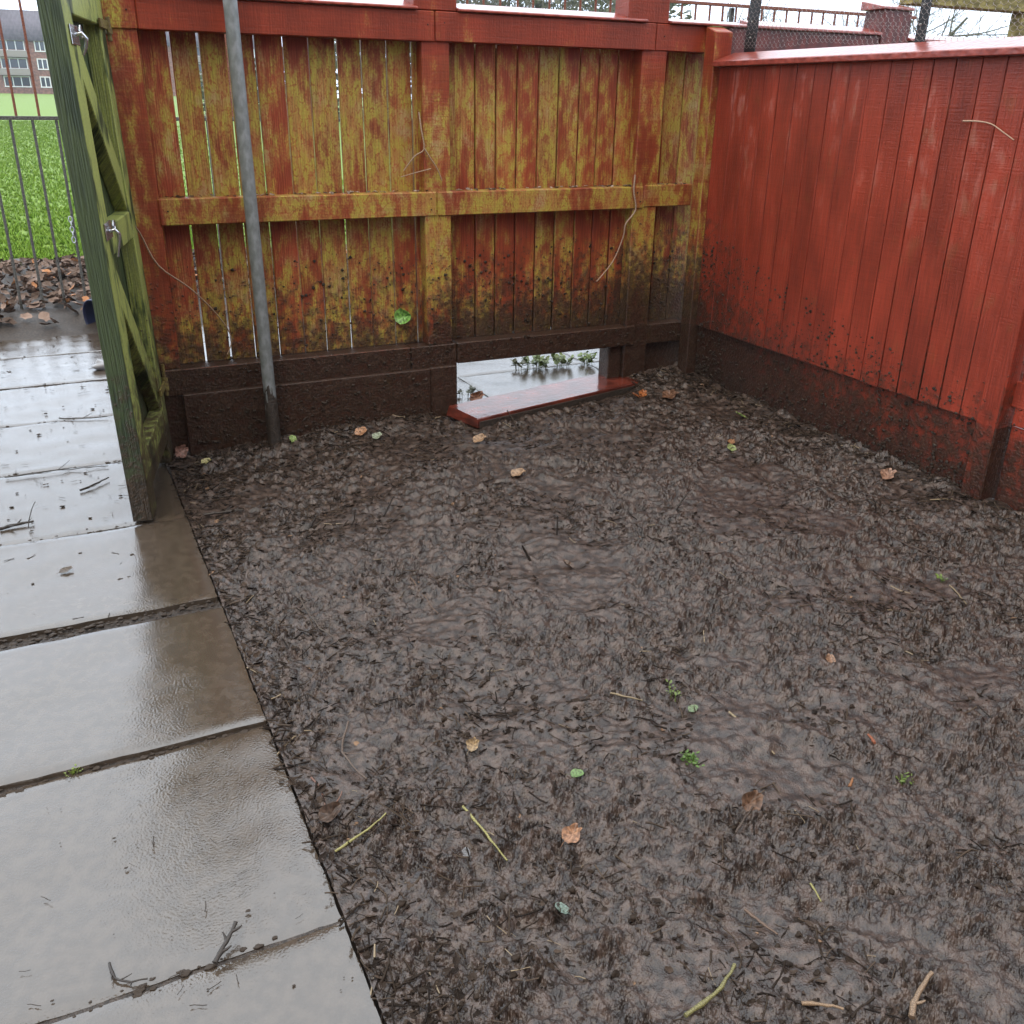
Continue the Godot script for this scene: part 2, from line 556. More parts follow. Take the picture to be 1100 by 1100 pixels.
func weed(called: String, at: Vector3, n: int, hgt: float, c: Color, label: String, sd: int, spread := 0.04) -> Node3D:
	var g := RandomNumberGenerator.new()
	g.seed = sd
	var o := base(called, at)
	tag(o, label, "plant")
	if called == "weed": n = int(n * 1.6)
	var st := SurfaceTool.new(); st.begin(Mesh.PRIMITIVE_TRIANGLES)
	var m := mat(c, 0.5, M.leaftex)
	m.backlight_enabled = true
	m.backlight = Color(c.r * 0.3, c.g * 0.3, c.b * 0.3)
	var lm := []
	for v in 3: lm.append(leaf_mesh(0.028, 0.017, 0.15, 0.0, sd * 7 + v))
	for k in n:
		var a := g.randf_range(0, TAU)
		var p0 := Vector3(cos(a), 0, sin(a)) * g.randf() * spread
		var p1 := p0 + Vector3(cos(a) * 0.35, 1.0, sin(a) * 0.35) * hgt * g.randf_range(0.5, 1.0)
		tube([p0 - Vector3(0, 0.01, 0), (p0 + p1) * 0.5 + Vector3(cos(a), 0, sin(a)) * -0.006, p1], [0.0016, 0.0014, 0.001], 4, st)
		for q in 4:
			var l := put("leaf", lm[(k + q) % 3], m, o)
			var b2 := g.randf_range(0, TAU)
			l.position = p0.lerp(p1, 0.45 + 0.18 * q) + Vector3(cos(b2), 0.1, sin(b2)) * 0.012
			l.rotation = Vector3(g.randf_range(-0.5, 0.5), -b2, g.randf_range(0.0, 0.7))
			l.scale = Vector3.ONE * g.randf_range(0.7, 1.5) * hgt / 0.07
	put("stem", st.commit(), m, o)
	return o

# ---------------------------------------------------------------- trees
func grow(st: SurfaceTool, p: Vector3, d: Vector3, L: float, r: float, lvl: int, g: RandomNumberGenerator) -> void:
	var pts := [p]
	var rr := [r]
	var q := p
	var dd := d
	var n := 4 if lvl < 3 else 3
	for i in n:
		dd = (dd + Vector3(g.randf_range(-1, 1), g.randf_range(-0.4, 0.8), g.randf_range(-1, 1)) * 0.17).normalized()
		q += dd * L / n
		pts.append(q)
		rr.append(r * (1.0 - 0.5 * float(i + 1) / n))
	tube(pts, rr, 5 if lvl < 2 else 3, st, false)
	if lvl >= 5: return
	var kids := 4 if lvl < 4 else 3
	for k in kids:
		var i := g.randi_range(1, n)
		var a := g.randf_range(0, TAU)
		var s := dd.cross(Vector3(cos(a), 0.2, sin(a))).normalized()
		grow(st, pts[i], (dd * 0.75 + s * g.randf_range(0.5, 0.95)).normalized(), L * g.randf_range(0.55, 0.75), rr[i] * 0.62, lvl + 1, g)

func bare_tree(at: Vector3, hgt: float, sd: int, label: String) -> void:
	var g := RandomNumberGenerator.new()
	g.seed = sd
	var o := base("bare_tree", at)
	tag(o, label, "tree", "bare trees beyond the field")
	var st := SurfaceTool.new(); st.begin(Mesh.PRIMITIVE_TRIANGLES)
	var tp := [Vector3.ZERO, Vector3(0.1, hgt * 0.12, 0.05), Vector3(0.05, hgt * 0.25, 0.1)]
	tube(tp, [hgt * 0.022, hgt * 0.018, hgt * 0.016], 7, st)
	put("trunk", st.commit(), M.treebark, o)
	var sb := SurfaceTool.new(); sb.begin(Mesh.PRIMITIVE_TRIANGLES)
	for k in 7:
		var a := TAU * k / 7.0 + g.randf_range(-0.3, 0.3)
		var yy := hgt * g.randf_range(0.1, 0.25)
		grow(sb, Vector3(0.05, yy, 0.08), Vector3(cos(a) * 0.75, 0.8, sin(a) * 0.75).normalized(), hgt * g.randf_range(0.25, 0.36), hgt * 0.010, 1, g)
	put("crown", sb.commit(), M.treebark, o)

# ================================================================ scene
func _ready() -> void:
	rng.seed = 4711
	# ---- camera
	var cam := Camera3D.new()
	cam.name = "camera"
	add_child(cam)
	cam.position = Vector3(CAM_X, CAM_Y, CAM_Z)
	cam.rotation = Vector3(-0.4121, -0.4510, 0.0155)
	cam.fov = rad_to_deg(2.0 * atan(550.0 / 1008.13))
	cam.near = 0.05
	cam.far = 600.0
	cam.current = true
	# ---- sky, exposure
	var env := Environment.new()
	env.background_mode = Environment.BG_SKY
	var sky := Sky.new()
	var sm := ProceduralSkyMaterial.new()
	sm.sky_top_color = Color(0.94, 0.97, 1.0)
	sm.sky_horizon_color = Color(0.84, 0.91, 1.0)
	sm.sky_curve = 0.25
	sm.ground_bottom_color = Color(0.12, 0.12, 0.10)
	sm.ground_horizon_color = Color(0.45, 0.47, 0.45)
	sm.sun_angle_max = 0.0
	sky.sky_material = sm
	env.sky = sky
	env.background_energy_multiplier = 1.0
	env.tonemap_mode = Environment.TONE_MAPPER_LINEAR
	env.tonemap_exposure = 3.3
	env.sdfgi_enabled = true
	env.ssao_enabled = true
	env.ssil_enabled = true
	env.fog_enabled = true
	env.fog_density = 0.0006
	env.fog_light_color = Color(0.86, 0.90, 0.94)
	var we := WorldEnvironment.new()
	we.name = "world_environment"
	we.environment = env
	add_child(we)
	# ---- the veiled sun
	var sun := DirectionalLight3D.new()
	sun.name = "sun"
	sun.light_energy = 0.25
	sun.light_color = Color(1.0, 0.97, 0.93)
	sun.light_angular_distance = 40.0
	sun.shadow_enabled = true
	add_child(sun)
	sun.look_at_from_position(Vector3.ZERO, Vector3(0.35, -1.0, -0.45), Vector3.UP)

	make_materials()
	print("materials")
	ground()
	print("ground")
	paving()
	back_fence()
	side_fence()
	gate()
	print("fences")
	beyond()
	print("beyond")
	loose_things()
	print("loose")

func make_materials() -> void:
	M.barktex = mottle(31, 0.05, 4, Color(0.62, 0.60, 0.58), Color(1, 1, 1), 128)
	M.leaftex = mottle(32, 0.03, 4, Color(0.66, 0.64, 0.62), Color(1, 1, 1), 128)
	var t := paint_texture(0, 1400, 950, BW, BH, BX0, 11)
	M.board = mat(Color(1, 1, 1), 0.55, t[0], t[1], 0.7)
	t = paint_texture(1, 1400, 950, BW, BH, BX0, 57)
	M.rail = mat(Color(1, 1, 1), 0.5, t[0], t[1], 0.7)
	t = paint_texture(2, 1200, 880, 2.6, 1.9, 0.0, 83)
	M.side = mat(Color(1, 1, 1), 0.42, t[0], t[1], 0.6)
	t = paint_texture(3, 480, 1100, 0.9, 2.05, 0.0, 101)
	M.gate = mat(Color(1, 1, 1), 0.5, t[0], t[1], 0.7)
	t = paint_texture(4, 240, 1100, 0.45, 2.05, 0.5, 131)
	M.gatedark = mat(Color(1, 1, 1), 0.45, t[0], t[1], 0.7)
	for w: StandardMaterial3D in [M.board, M.rail, M.side, M.gate]: w.metallic_specular = 0.40
	M.cap = mat(Color(0.95, 0.85, 0.85), 0.28, M.rail.albedo_texture, M.rail.normal_texture, 0.4)
	M.capred = triplanar(mat(Color(1, 1, 1), 0.30, mottle(43, 0.02, 4, Color(0.46, 0.19, 0.15), Color(0.60, 0.28, 0.23), 512), seam_normal(44, 0.06, 3, 2.0, 256), 0.4), 2.0)
	M.mud = mat(Color(1, 1, 1), 0.40, mottle(45, 0.014, 6, Color(0.140, 0.107, 0.091), Color(0.305, 0.250, 0.220), 1024), seam_normal(46, 0.11, 4, 5.0, 1024), 0.6)
	M.mud.metallic_specular = 0.55
	M.mud.uv1_scale = Vector3(1.6, 1.6, 1.0)
	M.slab = triplanar(mat(Color(1, 1, 1), 0.13, mottle(47, 0.016, 7, Color(0.243, 0.210, 0.178), Color(0.290, 0.252, 0.215), 1024), seam_normal(48, 0.095, 4, 1.5, 1024), 0.42), 1.25)
	M.slab.metallic_specular = 0.78
	M.slab.roughness = 0.25
	M.slab.roughness_texture = mottle(147, 0.008, 5, Color(0.32, 0.32, 0.32), Color(0.58, 0.58, 0.58), 512)
	M.capred.clearcoat_enabled = true
	M.capred.clearcoat = 0.3
	M.capred.clearcoat_roughness = 0.2
	M.jointmud = triplanar(mat(Color(1, 1, 1), 0.6, mottle(49, 0.03, 4, Color(0.14, 0.115, 0.095), Color(0.26, 0.22, 0.19), 512), seam_normal(50, 0.08, 4, 6.0, 512), 1.0), 3.0)
	M.treebark = mat(lin(0.09, 0.085, 0.06), 0.9)

func ground() -> void:
	nA = fnl(1, 1.5, 2); nB = fnl(2, 2.4, 2); nC = fnl(3, 8.5, 2); nD = fnl(4, 13.0, 3); nE = fnl(5, 35.0, 3); nF = fnl(6, 120.0, 2)
	var zs := PackedFloat32Array()
	var z := -0.03
	while z < 3.95:
		zs.append(z)
		z += clampf(0.0016 * (4.9 - z), 0.0030, 0.0072)
	var left := func(_z: float) -> float: return -1.853
	var o := put("mud_ground", sheet(left, bed_xmax, zs, 860), M.mud)
	tag(o, "churned wet brown mud of the fenced bed", "", "", "structure")
	print("mud rows ", zs.size())
	var z2 := PackedFloat32Array()
	for i in 90: z2.append(1.9 + i * 0.06)
	var l2 := func(zz: float) -> float: return bed_xmax(zz) - 0.05 if zz < 3.9 else -1.853
	var r2 := func(_z: float) -> float: return 1.30
	o = put("mud_ground", sheet(l2, r2, z2, 60, 0.008), M.mud)
	tag(o, "wet brown mud of the bed nearer the unseen building", "", "", "structure")
	# the wide ground: rough grass of the playing field, rising gently to the flats
	var st := SurfaceTool.new(); st.begin(Mesh.PRIMITIVE_TRIANGLES)
	var rows := [[-5.2, 0.0], [-8.0, 0.02], [-14.0, 0.08], [-30.0, 0.3], [-70.0, 0.75], [-150.0, 1.62], [-420.0, 2.0]]
	for i in rows.size() - 1:
		var a = rows[i]; var b = rows[i + 1]
		var q := [Vector3(-260, a[1], a[0]), Vector3(260, a[1], a[0]), Vector3(260, b[1], b[0]), Vector3(-260, b[1], b[0])]
		for k in [0, 2, 1, 0, 3, 2]:
			st.set_normal(Vector3.UP)
			st.set_uv(Vector2(q[k].x, q[k].z))
			st.add_vertex(q[k])
	var gm := triplanar(mat(Color(1, 1, 1), 0.9, mottle(61, 0.02, 6, Color(0.33, 0.44, 0.11), Color(0.43, 0.53, 0.18), 1024)), 0.35)
	o = put("grass_field", st.commit(), gm)
	tag(o, "bright green playing field beyond the railings", "", "", "structure")
	M.field = gm
	# earth under everything
	var em := triplanar(mat(Color(1, 1, 1), 0.8, mottle(62, 0.02, 4, Color(0.20, 0.165, 0.14), Color(0.30, 0.25, 0.215), 512)), 1.0)
	var es := SurfaceTool.new(); es.begin(Mesh.PRIMITIVE_TRIANGLES)
	for k in [0, 2, 1, 0, 3, 2]:
		var c: Vector3 = [Vector3(-60, -0.06, 40), Vector3(60, -0.06, 40), Vector3(60, -0.06, -6), Vector3(-60, -0.06, -6)][k]
		es.set_normal(Vector3.UP); es.set_uv(Vector2(c.x, c.z)); es.add_vertex(c)
	o = put("earth", es.commit(), em)
	tag(o, "bare dark earth", "", "", "structure")

func slab_mesh(x0: float, x1: float, z0: float, z1: float, y: float, sd: int) -> ArrayMesh:
	# a slab with a worn rim and a very slightly uneven top
	var st := SurfaceTool.new(); st.begin(Mesh.PRIMITIVE_TRIANGLES)
	st.set_smooth_group(0)
	var nx := 26; var nz := 26
	var nn := fnl(200 + sd, 3.0, 2)
	var ne := fnl(300 + sd, 26.0, 2)
	var H := []
	for j in nz + 1:
		for i in nx + 1:
			var fx := float(i) / nx; var fz := float(j) / nz
			# crowd lines to the rim
			fx = fx + 0.0 ; fz = fz + 0.0
			var px := lerpf(x0, x1, smoothstep(0.0, 1.0, fx) * 0.35 + fx * 0.65)
			var pz := lerpf(z0, z1, smoothstep(0.0, 1.0, fz) * 0.35 + fz * 0.65)
			var rimd := minf(minf(px - x0, x1 - px), minf(pz - z0, z1 - pz))
			var py := y + nn.get_noise_2d(px, pz) * 0.0035 - 0.0035 * pow(clampf(1.0 - rimd / 0.012, 0, 1), 2.0)
			if rimd < 0.001:
				var w := ne.get_noise_2d(px * 1.0, pz * 1.0) * 0.006
				if i == 0: px += absf(w)
				if i == nx: px -= absf(w)
				if j == 0: pz += absf(w)
				if j == nz: pz -= absf(w)
			H.append(Vector3(px, py, pz))
	for j in nz:
		for i in nx:
			var a := j * (nx + 1) + i
			for k in [a, a + 1, a + nx + 1, a + 1, a + nx + 2, a + nx + 1]:
				st.set_uv(Vector2(H[k].x, H[k].z)); st.add_vertex(H[k])
	st.generate_normals()
	var m := st.commit()
	var s2 := SurfaceTool.new(); s2.begin(Mesh.PRIMITIVE_TRIANGLES)
	s2.set_smooth_group(-1)
	var ring := []
	for i in nx + 1: ring.append(H[i])
	for j in range(1, nz + 1): ring.append(H[j * (nx + 1) + nx])
	for i in range(nx - 1, -1, -1): ring.append(H[nz * (nx + 1) + i])
	for j in range(nz - 1, 0, -1): ring.append(H[j * (nx + 1)])
	for k in ring.size():
		var a: Vector3 = ring[k]; var b: Vector3 = ring[(k + 1) % ring.size()]
		var a2 := Vector3(a.x, y - 0.045, a.z); var b2 := Vector3(b.x, y - 0.045, b.z)
		for v: Vector3 in [a, a2, b, b, a2, b2]:
			s2.set_uv(Vector2(v.x + v.z, v.y)); s2.add_vertex(v)
	s2.generate_normals()
	s2.commit(m)
	return m

func paving() -> void:
	var o := base("paving")
	tag(o, "wet muddy concrete slab path", "", "", "structure")
	var zj := [-2.86, -2.27, -1.53, -0.78, -0.03, 0.75, 1.50, 2.25, 2.98, 3.72, 4.46, 5.2]
	var ys := [0.0, 0.002, -0.002, 0.001, 0.0, 0.004, 0.010, -0.002, 0.0, -0.006, 0.0, 0.0]
	var xs := [-4.55, -3.65, -2.75, -1.853]
	var n := 0
	for j in zj.size() - 1:
		for i in xs.size() - 1:
			var z0: float = zj[j] + 0.0025; var z1: float = zj[j + 1] - 0.0025
			if j == 5: z1 = 1.478       # edge of the step
			if j == 6: z0 = 1.565
			if j == 8: z0 += 0.003
			n += 1
			var s := put("paving_slab", slab_mesh(xs[i] + 0.003, xs[i + 1] - 0.003, z0, z1, ys[j] + (0.002 if i == 1 else 0.0), n), M.slab, o)
	# the path behind the back fence
	var x2 := [-1.853, -0.95, -0.05, 0.85, 1.75, 2.65, 3.6]
	for j in 4:
		for i in x2.size() - 1:
			n += 1
			put("paving_slab", slab_mesh(x2[i] + 0.003, x2[i + 1] - 0.003, zj[j] + 0.004, (zj[j + 1] if j < 3 else -0.13) - 0.004, ys[j], n), M.slab, o)
	block("joint_bed", o, -4.6, -1.86, -0.06, -0.0065, -2.9, 1.47, M.jointmud, 2)
	block("joint_bed", o, -4.6, -1.86, -0.06, -0.0065, 1.571, 5.2, M.jointmud, 2)
	block("joint_bed", o, -1.858, 3.65, -0.058, -0.007, -2.9, -0.14, M.jointmud, 2)
	# mud packed in the wide joint
	var zs := PackedFloat32Array()
	var st := SurfaceTool.new(); st.begin(Mesh.PRIMITIVE_TRIANGLES)
	var ng := fnl(77, 45.0, 3)
	var nx := 260; var nz := 14
	var P := []
	for j in nz + 1:
		for i in nx + 1:
			var x := lerpf(-3.6, -1.856, float(i) / nx)
			var f := float(j) / nz
			var zz := lerpf(1.474, 1.570, f)
			var wv := ng.get_noise_2d(x, zz)
			P.append(Vector3(x, -0.016 + 0.013 * smoothstep(0.35, 0.85, f + 0.25 * ng.get_noise_2d(x * 0.25, 3.0)) + 0.009 * wv, zz + 0.005 * wv))
	for j in nz:
		for i in nx:
			var a := j * (nx + 1) + i
			for k in [a, a + 1, a + nx + 1, a + 1, a + nx + 2, a + nx + 1]:
				st.set_uv(Vector2(P[k].x, P[k].z)); st.add_vertex(P[k])
	st.generate_normals()
	put("joint_mud", st.commit(), M.jointmud, o)

func back_fence() -> void:
	var R := Rect2(BX0, 0.0, BW, BH)
	var f := base("timber_fence", Vector3(0, 0, 0))
	tag(f, "red timber fence with yellow-green algae, rails, posts and an open bottom gap", "fence")
	var gaps := {0: 13, 1: 12, 2: 8, 3: 5, 4: 7, 5: 5, 6: 9, 7: 5, 8: 5, 9: 6, 10: 2}
	for e in EDGES.size() - 1:
		var x0: float = EDGES[e]; var x1: float = EDGES[e + 1]
		if e == 11 or e == 21: continue      # behind the posts
		if e == 0: x0 -= 0.03
		if e == 10: x1 += 0.04
		if e == 12: x0 -= 0.04
		if e == 20: x1 -= 0.012
		if e == 22: x0 -= 0.01
		if e == 23: x1 += 0.08
		var gap: float = (gaps[e] if gaps.has(e) else 6) * 0.001
		var gl: float = (gaps[e - 1] if gaps.has(e - 1) else 6) * 0.001
		var dz := rng.randf_range(-0.003, 0.003)
		var c := corners(x0 + gl * 0.5, x1 - gap * 0.5, 0.40 if e < 22 else 0.27, 1.85, -0.095 + dz, -0.075 + dz)
		for k in 8:
			c[k] += Vector3(rng.randf_range(-0.0015, 0.0015), 0, rng.randf_range(-0.002, 0.002))
			if e < 10 and (k & 2) == 0 and (k & 1): c[k].x += gap * 0.35
		put("board", hexa(c, 0.004, 0, R).commit(), M.board, f)
	block("backing", f, -0.372, 0.660, 0.42, 1.785, -0.112, -0.1005, M.board, 0, R, 0.002)
	block("backing", f, 0.80, 1.10, 0.30, 1.785, -0.112, -0.1005, M.board, 0, R, 0.002)
	# posts
	for p in [[-1.822, -1.727, 2.45, 0.0], [-0.540, -0.392, 1.914, 0.0], [0.632, 0.792, 1.914, 0.0]]:
		block("post", f, p[0] + (-0.03 if p[0] < -1.0 else 0.012), p[1] - 0.002, 0.02, p[2] - 0.001, -0.13, 0.0 + p[3], M.rail, 0, R, 0.004)
	block("post", f, -0.562, -0.357, 1.918, 2.45, -0.13, 0.004, M.rail, 0, R, 0.004)
	block("post", f, 0.548, 0.784, 1.9165, 2.45, -0.13, 0.004, M.rail, 0, R, 0.004)
	# corner post, taller than the side fence, top sawn to a slope
	var cp := corners(1.006, 1.112, 0.02, 1.915, 0.012, 0.10)
	cp[6].y -= 0.028; cp[7].y -= 0.028
	put("post", hexa(cp, 0.004, 0, R).commit(), M.rail, f)
	# rails: one length for each bay, butted with a saw cut over the posts
	for q in [[-1.724, -0.468, 1.792, 1.915, 0.010], [-0.462, 0.708, 1.794, 1.915, 0.012], [0.714, 1.06, 1.794, 1.915, 0.006]]:
		block("top_rail", f, q[0], q[1], q[2], q[3], -0.073, q[4], M.rail, 0, R, 0.004)
	block("top_rail", f, -1.850, -1.7252, 1.792, 1.93, -0.073, 0.008, M.rail, 0, R, 0.004)
	for q in [[-1.735, -0.470, 1.040, 1.150, 0.006], [-0.464, 0.700, 1.040, 1.150, 0.008], [0.706, 1.012, 1.046, 1.156, 0.005]]:
		block("middle_rail", f, q[0], q[1], q[2], q[3], -0.073, q[4], M.rail, 0, R, 0.004)
	for q in [[-1.805, -0.625, 0.290, 0.412, 0.010], [-0.621, -0.374, 0.290, 0.410, 0.008], [-0.370, 0.700, 0.304, 0.412, 0.010], [0.704, 1.032, 0.300, 0.410, -0.002]]:
		block("bottom_rail", f, q[0], q[1], q[2], q[3], -0.105, q[4], M.rail, 0, R, 0.004)
	# sloped ledges on the top rail
	for q in [[-1.72, -0.548, 0.0], [-0.356, 0.652, 0.0], [0.788, 1.30, -0.01]]:
		var c := corners(q[0], q[1], 1.917, 1.962 + q[2], -0.125, 0.026)
		for k in 8:
			if (k & 2) and (k & 4): c[k].y = 1.928
		put("ledge", hexa(c, 0.003, 2, Rect2(BX0, -1.0, BW, 2.0)).commit(), M.capred, f)
	# kick boards at the ground
	var c2 := corners(-1.74, -0.535, -0.02, 0.300, 0.012, 0.042)
	put("kick_board", hexa(c2, 0.004, 0, R).commit(), M.rail, f)
	block("kick_board", f, 0.665, 1.09, -0.02, 0.298, -0.100, -0.045, M.rail, 0, R, 0.004)
	block("post", f, -0.533, -0.382, -0.02, 0.301, -0.125, 0.030, M.rail, 0, R, 0.005)
	block("post", f, 0.556, 0.64, -0.02, 0.303, -0.125, -0.020, M.rail, 0, R, 0.005)
	# nail heads
	var nail := SphereMesh.new(); nail.radius = 0.004; nail.height = 0.004; nail.radial_segments = 8; nail.rings = 4
	var nm := mat(Color(0.16, 0.12, 0.10), 0.6)
	nm.metallic = 0.4
	for q in [[-1.70, 1.10], [-0.50, 1.12], [-0.50, 1.07], [0.66, 1.12], [0.68, 1.075], [-0.50, 1.86], [-0.42, 1.87], [0.66, 1.87], [0.76, 1.86], [-1.76, 1.86]]:
		var o := put("nail", nail, nm, f)
		o.position = Vector3(q[0], q[1], 0.011)
		o.rotation.x = PI / 2

func side_fence() -> void:
	var R := Rect2(0.0, 0.0, 2.6, 1.9)
	var f := base("timber_fence", Vector3(0, 0, 0))
	tag(f, "smooth red board fence with sloping cap and muddy foot", "fence")
	var zs := [0.103, 0.242, 0.364, 0.469, 0.577, 0.691, 0.809, 0.916, 1.028, 1.142, 1.256, 1.365, 1.472, 1.58, 1.698, 1.805, 1.913, 2.012]
	for i in zs.size() - 1:
		var g := 0.0016 + 0.0026 * rng.randf()
		var dx := rng.randf_range(-0.0015, 0.0015)
		var y0: float = 0.412 - 0.0
		var c := corners(RX + dx, RX + 0.02 + dx, y0 + rng.randf_range(-0.002, 0.002), 1.726, zs[i] + g, zs[i + 1] - g * 0.6)
		for k in 8: c[k] += Vector3(rng.randf_range(-0.0012, 0.0012), 0, rng.randf_range(-0.001, 0.001))
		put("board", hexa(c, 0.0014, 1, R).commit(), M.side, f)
	# cap with a fall towards the bed
	var cc := corners(RX - 0.045, RX + 0.09, 1.727, 1.795, 0.104, 4.40)
	for k in 8:
		if (k & 2) and not (k & 1): cc[k].y = 1.752
	put("cap", hexa(cc, 0.003, 1, R).commit(), M.capred, f)
	# backing rails, kick board
	block("backing", f, RX + 0.0228, RX + 0.0256, 0.475, 1.72, 0.106, 2.01, M.jointmud, 1, R, 0.0005)  # thin dark sheet added to keep light out of the board gaps
	block("rail", f, RX + 0.028, RX + 0.07, 1.55, 1.65, 0.11, 4.08, M.side, 1, R)
	block("rail", f, RX + 0.028, RX + 0.07, 0.50, 0.60, 0.11, 4.08, M.side, 1, R)
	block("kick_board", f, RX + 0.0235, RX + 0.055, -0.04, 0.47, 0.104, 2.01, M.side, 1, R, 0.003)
	# the near post leans a little
	var pc := corners(RX - 0.030, RX + 0.085, -0.02, 1.724, 2.016, 2.112)
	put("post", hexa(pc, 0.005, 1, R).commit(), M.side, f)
	# next bay
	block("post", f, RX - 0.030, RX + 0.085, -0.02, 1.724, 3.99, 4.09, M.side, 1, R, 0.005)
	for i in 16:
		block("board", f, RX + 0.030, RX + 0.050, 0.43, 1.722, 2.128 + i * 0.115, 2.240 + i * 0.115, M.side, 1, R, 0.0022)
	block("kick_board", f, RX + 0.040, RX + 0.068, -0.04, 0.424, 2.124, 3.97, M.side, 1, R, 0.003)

func gate() -> void:
	# hinge end at the origin, closing end along local +x, bed side is local -z
	var g := base("wooden_gate", Vector3(-1.812, 0.012, 0.015))
	var dirx := Vector3(-1.984 + 1.812, 0, 0.755 - 0.015)
	var L := dirx.length()
	g.rotation.y = atan2(-dirx.z, dirx.x)
	g.rotate_object_local(Vector3.RIGHT, 0.021)
	tag(g, "green ledged timber gate standing open over the slab path", "gate")
	var R := Rect2(0, 0, 0.9, 2.05)
	var T := 0.060
	var yt := 2.02
	# stiles and rails of the frame
	block("stile", g, L - 0.135, L, 0.0, yt, 0.0, T, M.gate, 0, R, 0.004)
	block("stile", g, 0.0, 0.11, 0.0, yt, 0.0, T, M.gate, 0, R, 0.004)
	block("rail", g, 0.112, L - 0.137, 1.785, 1.93, 0.002, T, M.gate, 0, R, 0.004)
	block("rail", g, 0.112, L - 0.137, 1.0, 1.105, 0.002, T, M.gate, 0, R, 0.004)
	block("rail", g, 0.112, L - 0.137, 0.10, 0.255, 0.002, T, M.gate, 0, R, 0.004)
	# braces from the closing stile down to the hinge
	for q in [[1.783, 1.107], [0.998, 0.257]]:
		var bw := 0.115
		var c := []
		for k in 8:
			var zz := 0.008 if not (k & 4) else T
			var v: Vector3
			match k & 3:
				0: v = Vector3(0.113, q[1] + 0.002, zz)
				1: v = Vector3(L - 0.139, q[0] - bw * 1.35, zz)
				2: v = Vector3(0.113, q[1] + bw * 1.35, zz)
				3: v = Vector3(L - 0.139, q[0] - 0.002, zz)
			c.append(v)
		put("brace", hexa(c, 0.004, 0, R).commit(), M.gate, g)
	# boards on the far face
	var n := 7
	for i in n:
		var a := L * i / n; var b := L * (i + 1) / n
		block("board", g, a + 0.0015, b - 0.0015, 0.005, yt - 0.01, T + 0.002, T + 0.014, M.gatedark, 0, Rect2(0, 0, 0.9, 2.05), 0.002)
	# painted edge strip on the closing end
	block("edge_strip", g, L + 0.001, L + 0.010, 0.004, yt - 0.004, 0.001, T + 0.013, M.gatedark, 0, Rect2(0.5, 0, 0.45, 2.05), 0.002)
	# fittings
	var steel := mat(Color(0.75, 0.76, 0.78), 0.25)
	steel.metallic = 0.9
	var ly := [1.72, 1.095]
	for i in 2:
		var y: float = ly[i]
		var la := Node3D.new(); la.name = "latch"; g.add_child(la, true)
		la.position = Vector3(L - 0.13, y, -0.002)
		put("plate", hexa(corners(-0.03, 0.095, -0.03, 0.03, -0.004, 0.0), 0.0012, 0, R).commit(), steel, la)
		var st := tube([Vector3(0.05, 0.0, -0.008), Vector3(0.055, 0.005, -0.028), Vector3(0.05, -0.012, -0.040), Vector3(0.045, -0.035, -0.034), Vector3(0.042, -0.06 - 0.03 * i, -0.02)], [0.006, 0.006, 0.0065, 0.006, 0.005], 8)
		put("hasp", st.commit(), steel, la)
		var rg := []
		var rr := []
		for k in 13:
			var a := TAU * k / 12.0
			rg.append(Vector3(-0.005 + cos(a) * 0.018, 0.012 + sin(a) * 0.018, -0.016))
			rr.append(0.0035)
		put("ring", tube(rg, rr, 6, null, false).commit(), steel, la)
	# hinge: knuckle and pin on the post
	var rust := triplanar(mat(Color(1, 1, 1), 0.7, mottle(71, 0.05, 4, Color(0.30, 0.22, 0.13), Color(0.50, 0.47, 0.24), 128)), 8.0)
	for y in [1.79, 0.34]:
		var hg := Node3D.new(); hg.name = "hinge"; g.add_child(hg, true)
		hg.position = Vector3(-0.012, y, -0.012)
		put("knuckle", tube([Vector3(0, -0.03, 0), Vector3(0, 0.0, 0), Vector3(0, 0.03, 0)], [0.014, 0.015, 0.014], 10).commit(), rust, hg)
		put("pin", tube([Vector3(0, -0.055, 0), Vector3(0, -0.047, 0), Vector3(0, 0.05, 0), Vector3(0, 0.09, 0)], [0.009, 0.009, 0.008, 0.008], 8).commit(), rust, hg)
		put("strap", hexa(corners(0.0, 0.16, -0.016, 0.016, -0.001, 0.008), 0.001, 0, R).commit(), rust, hg)

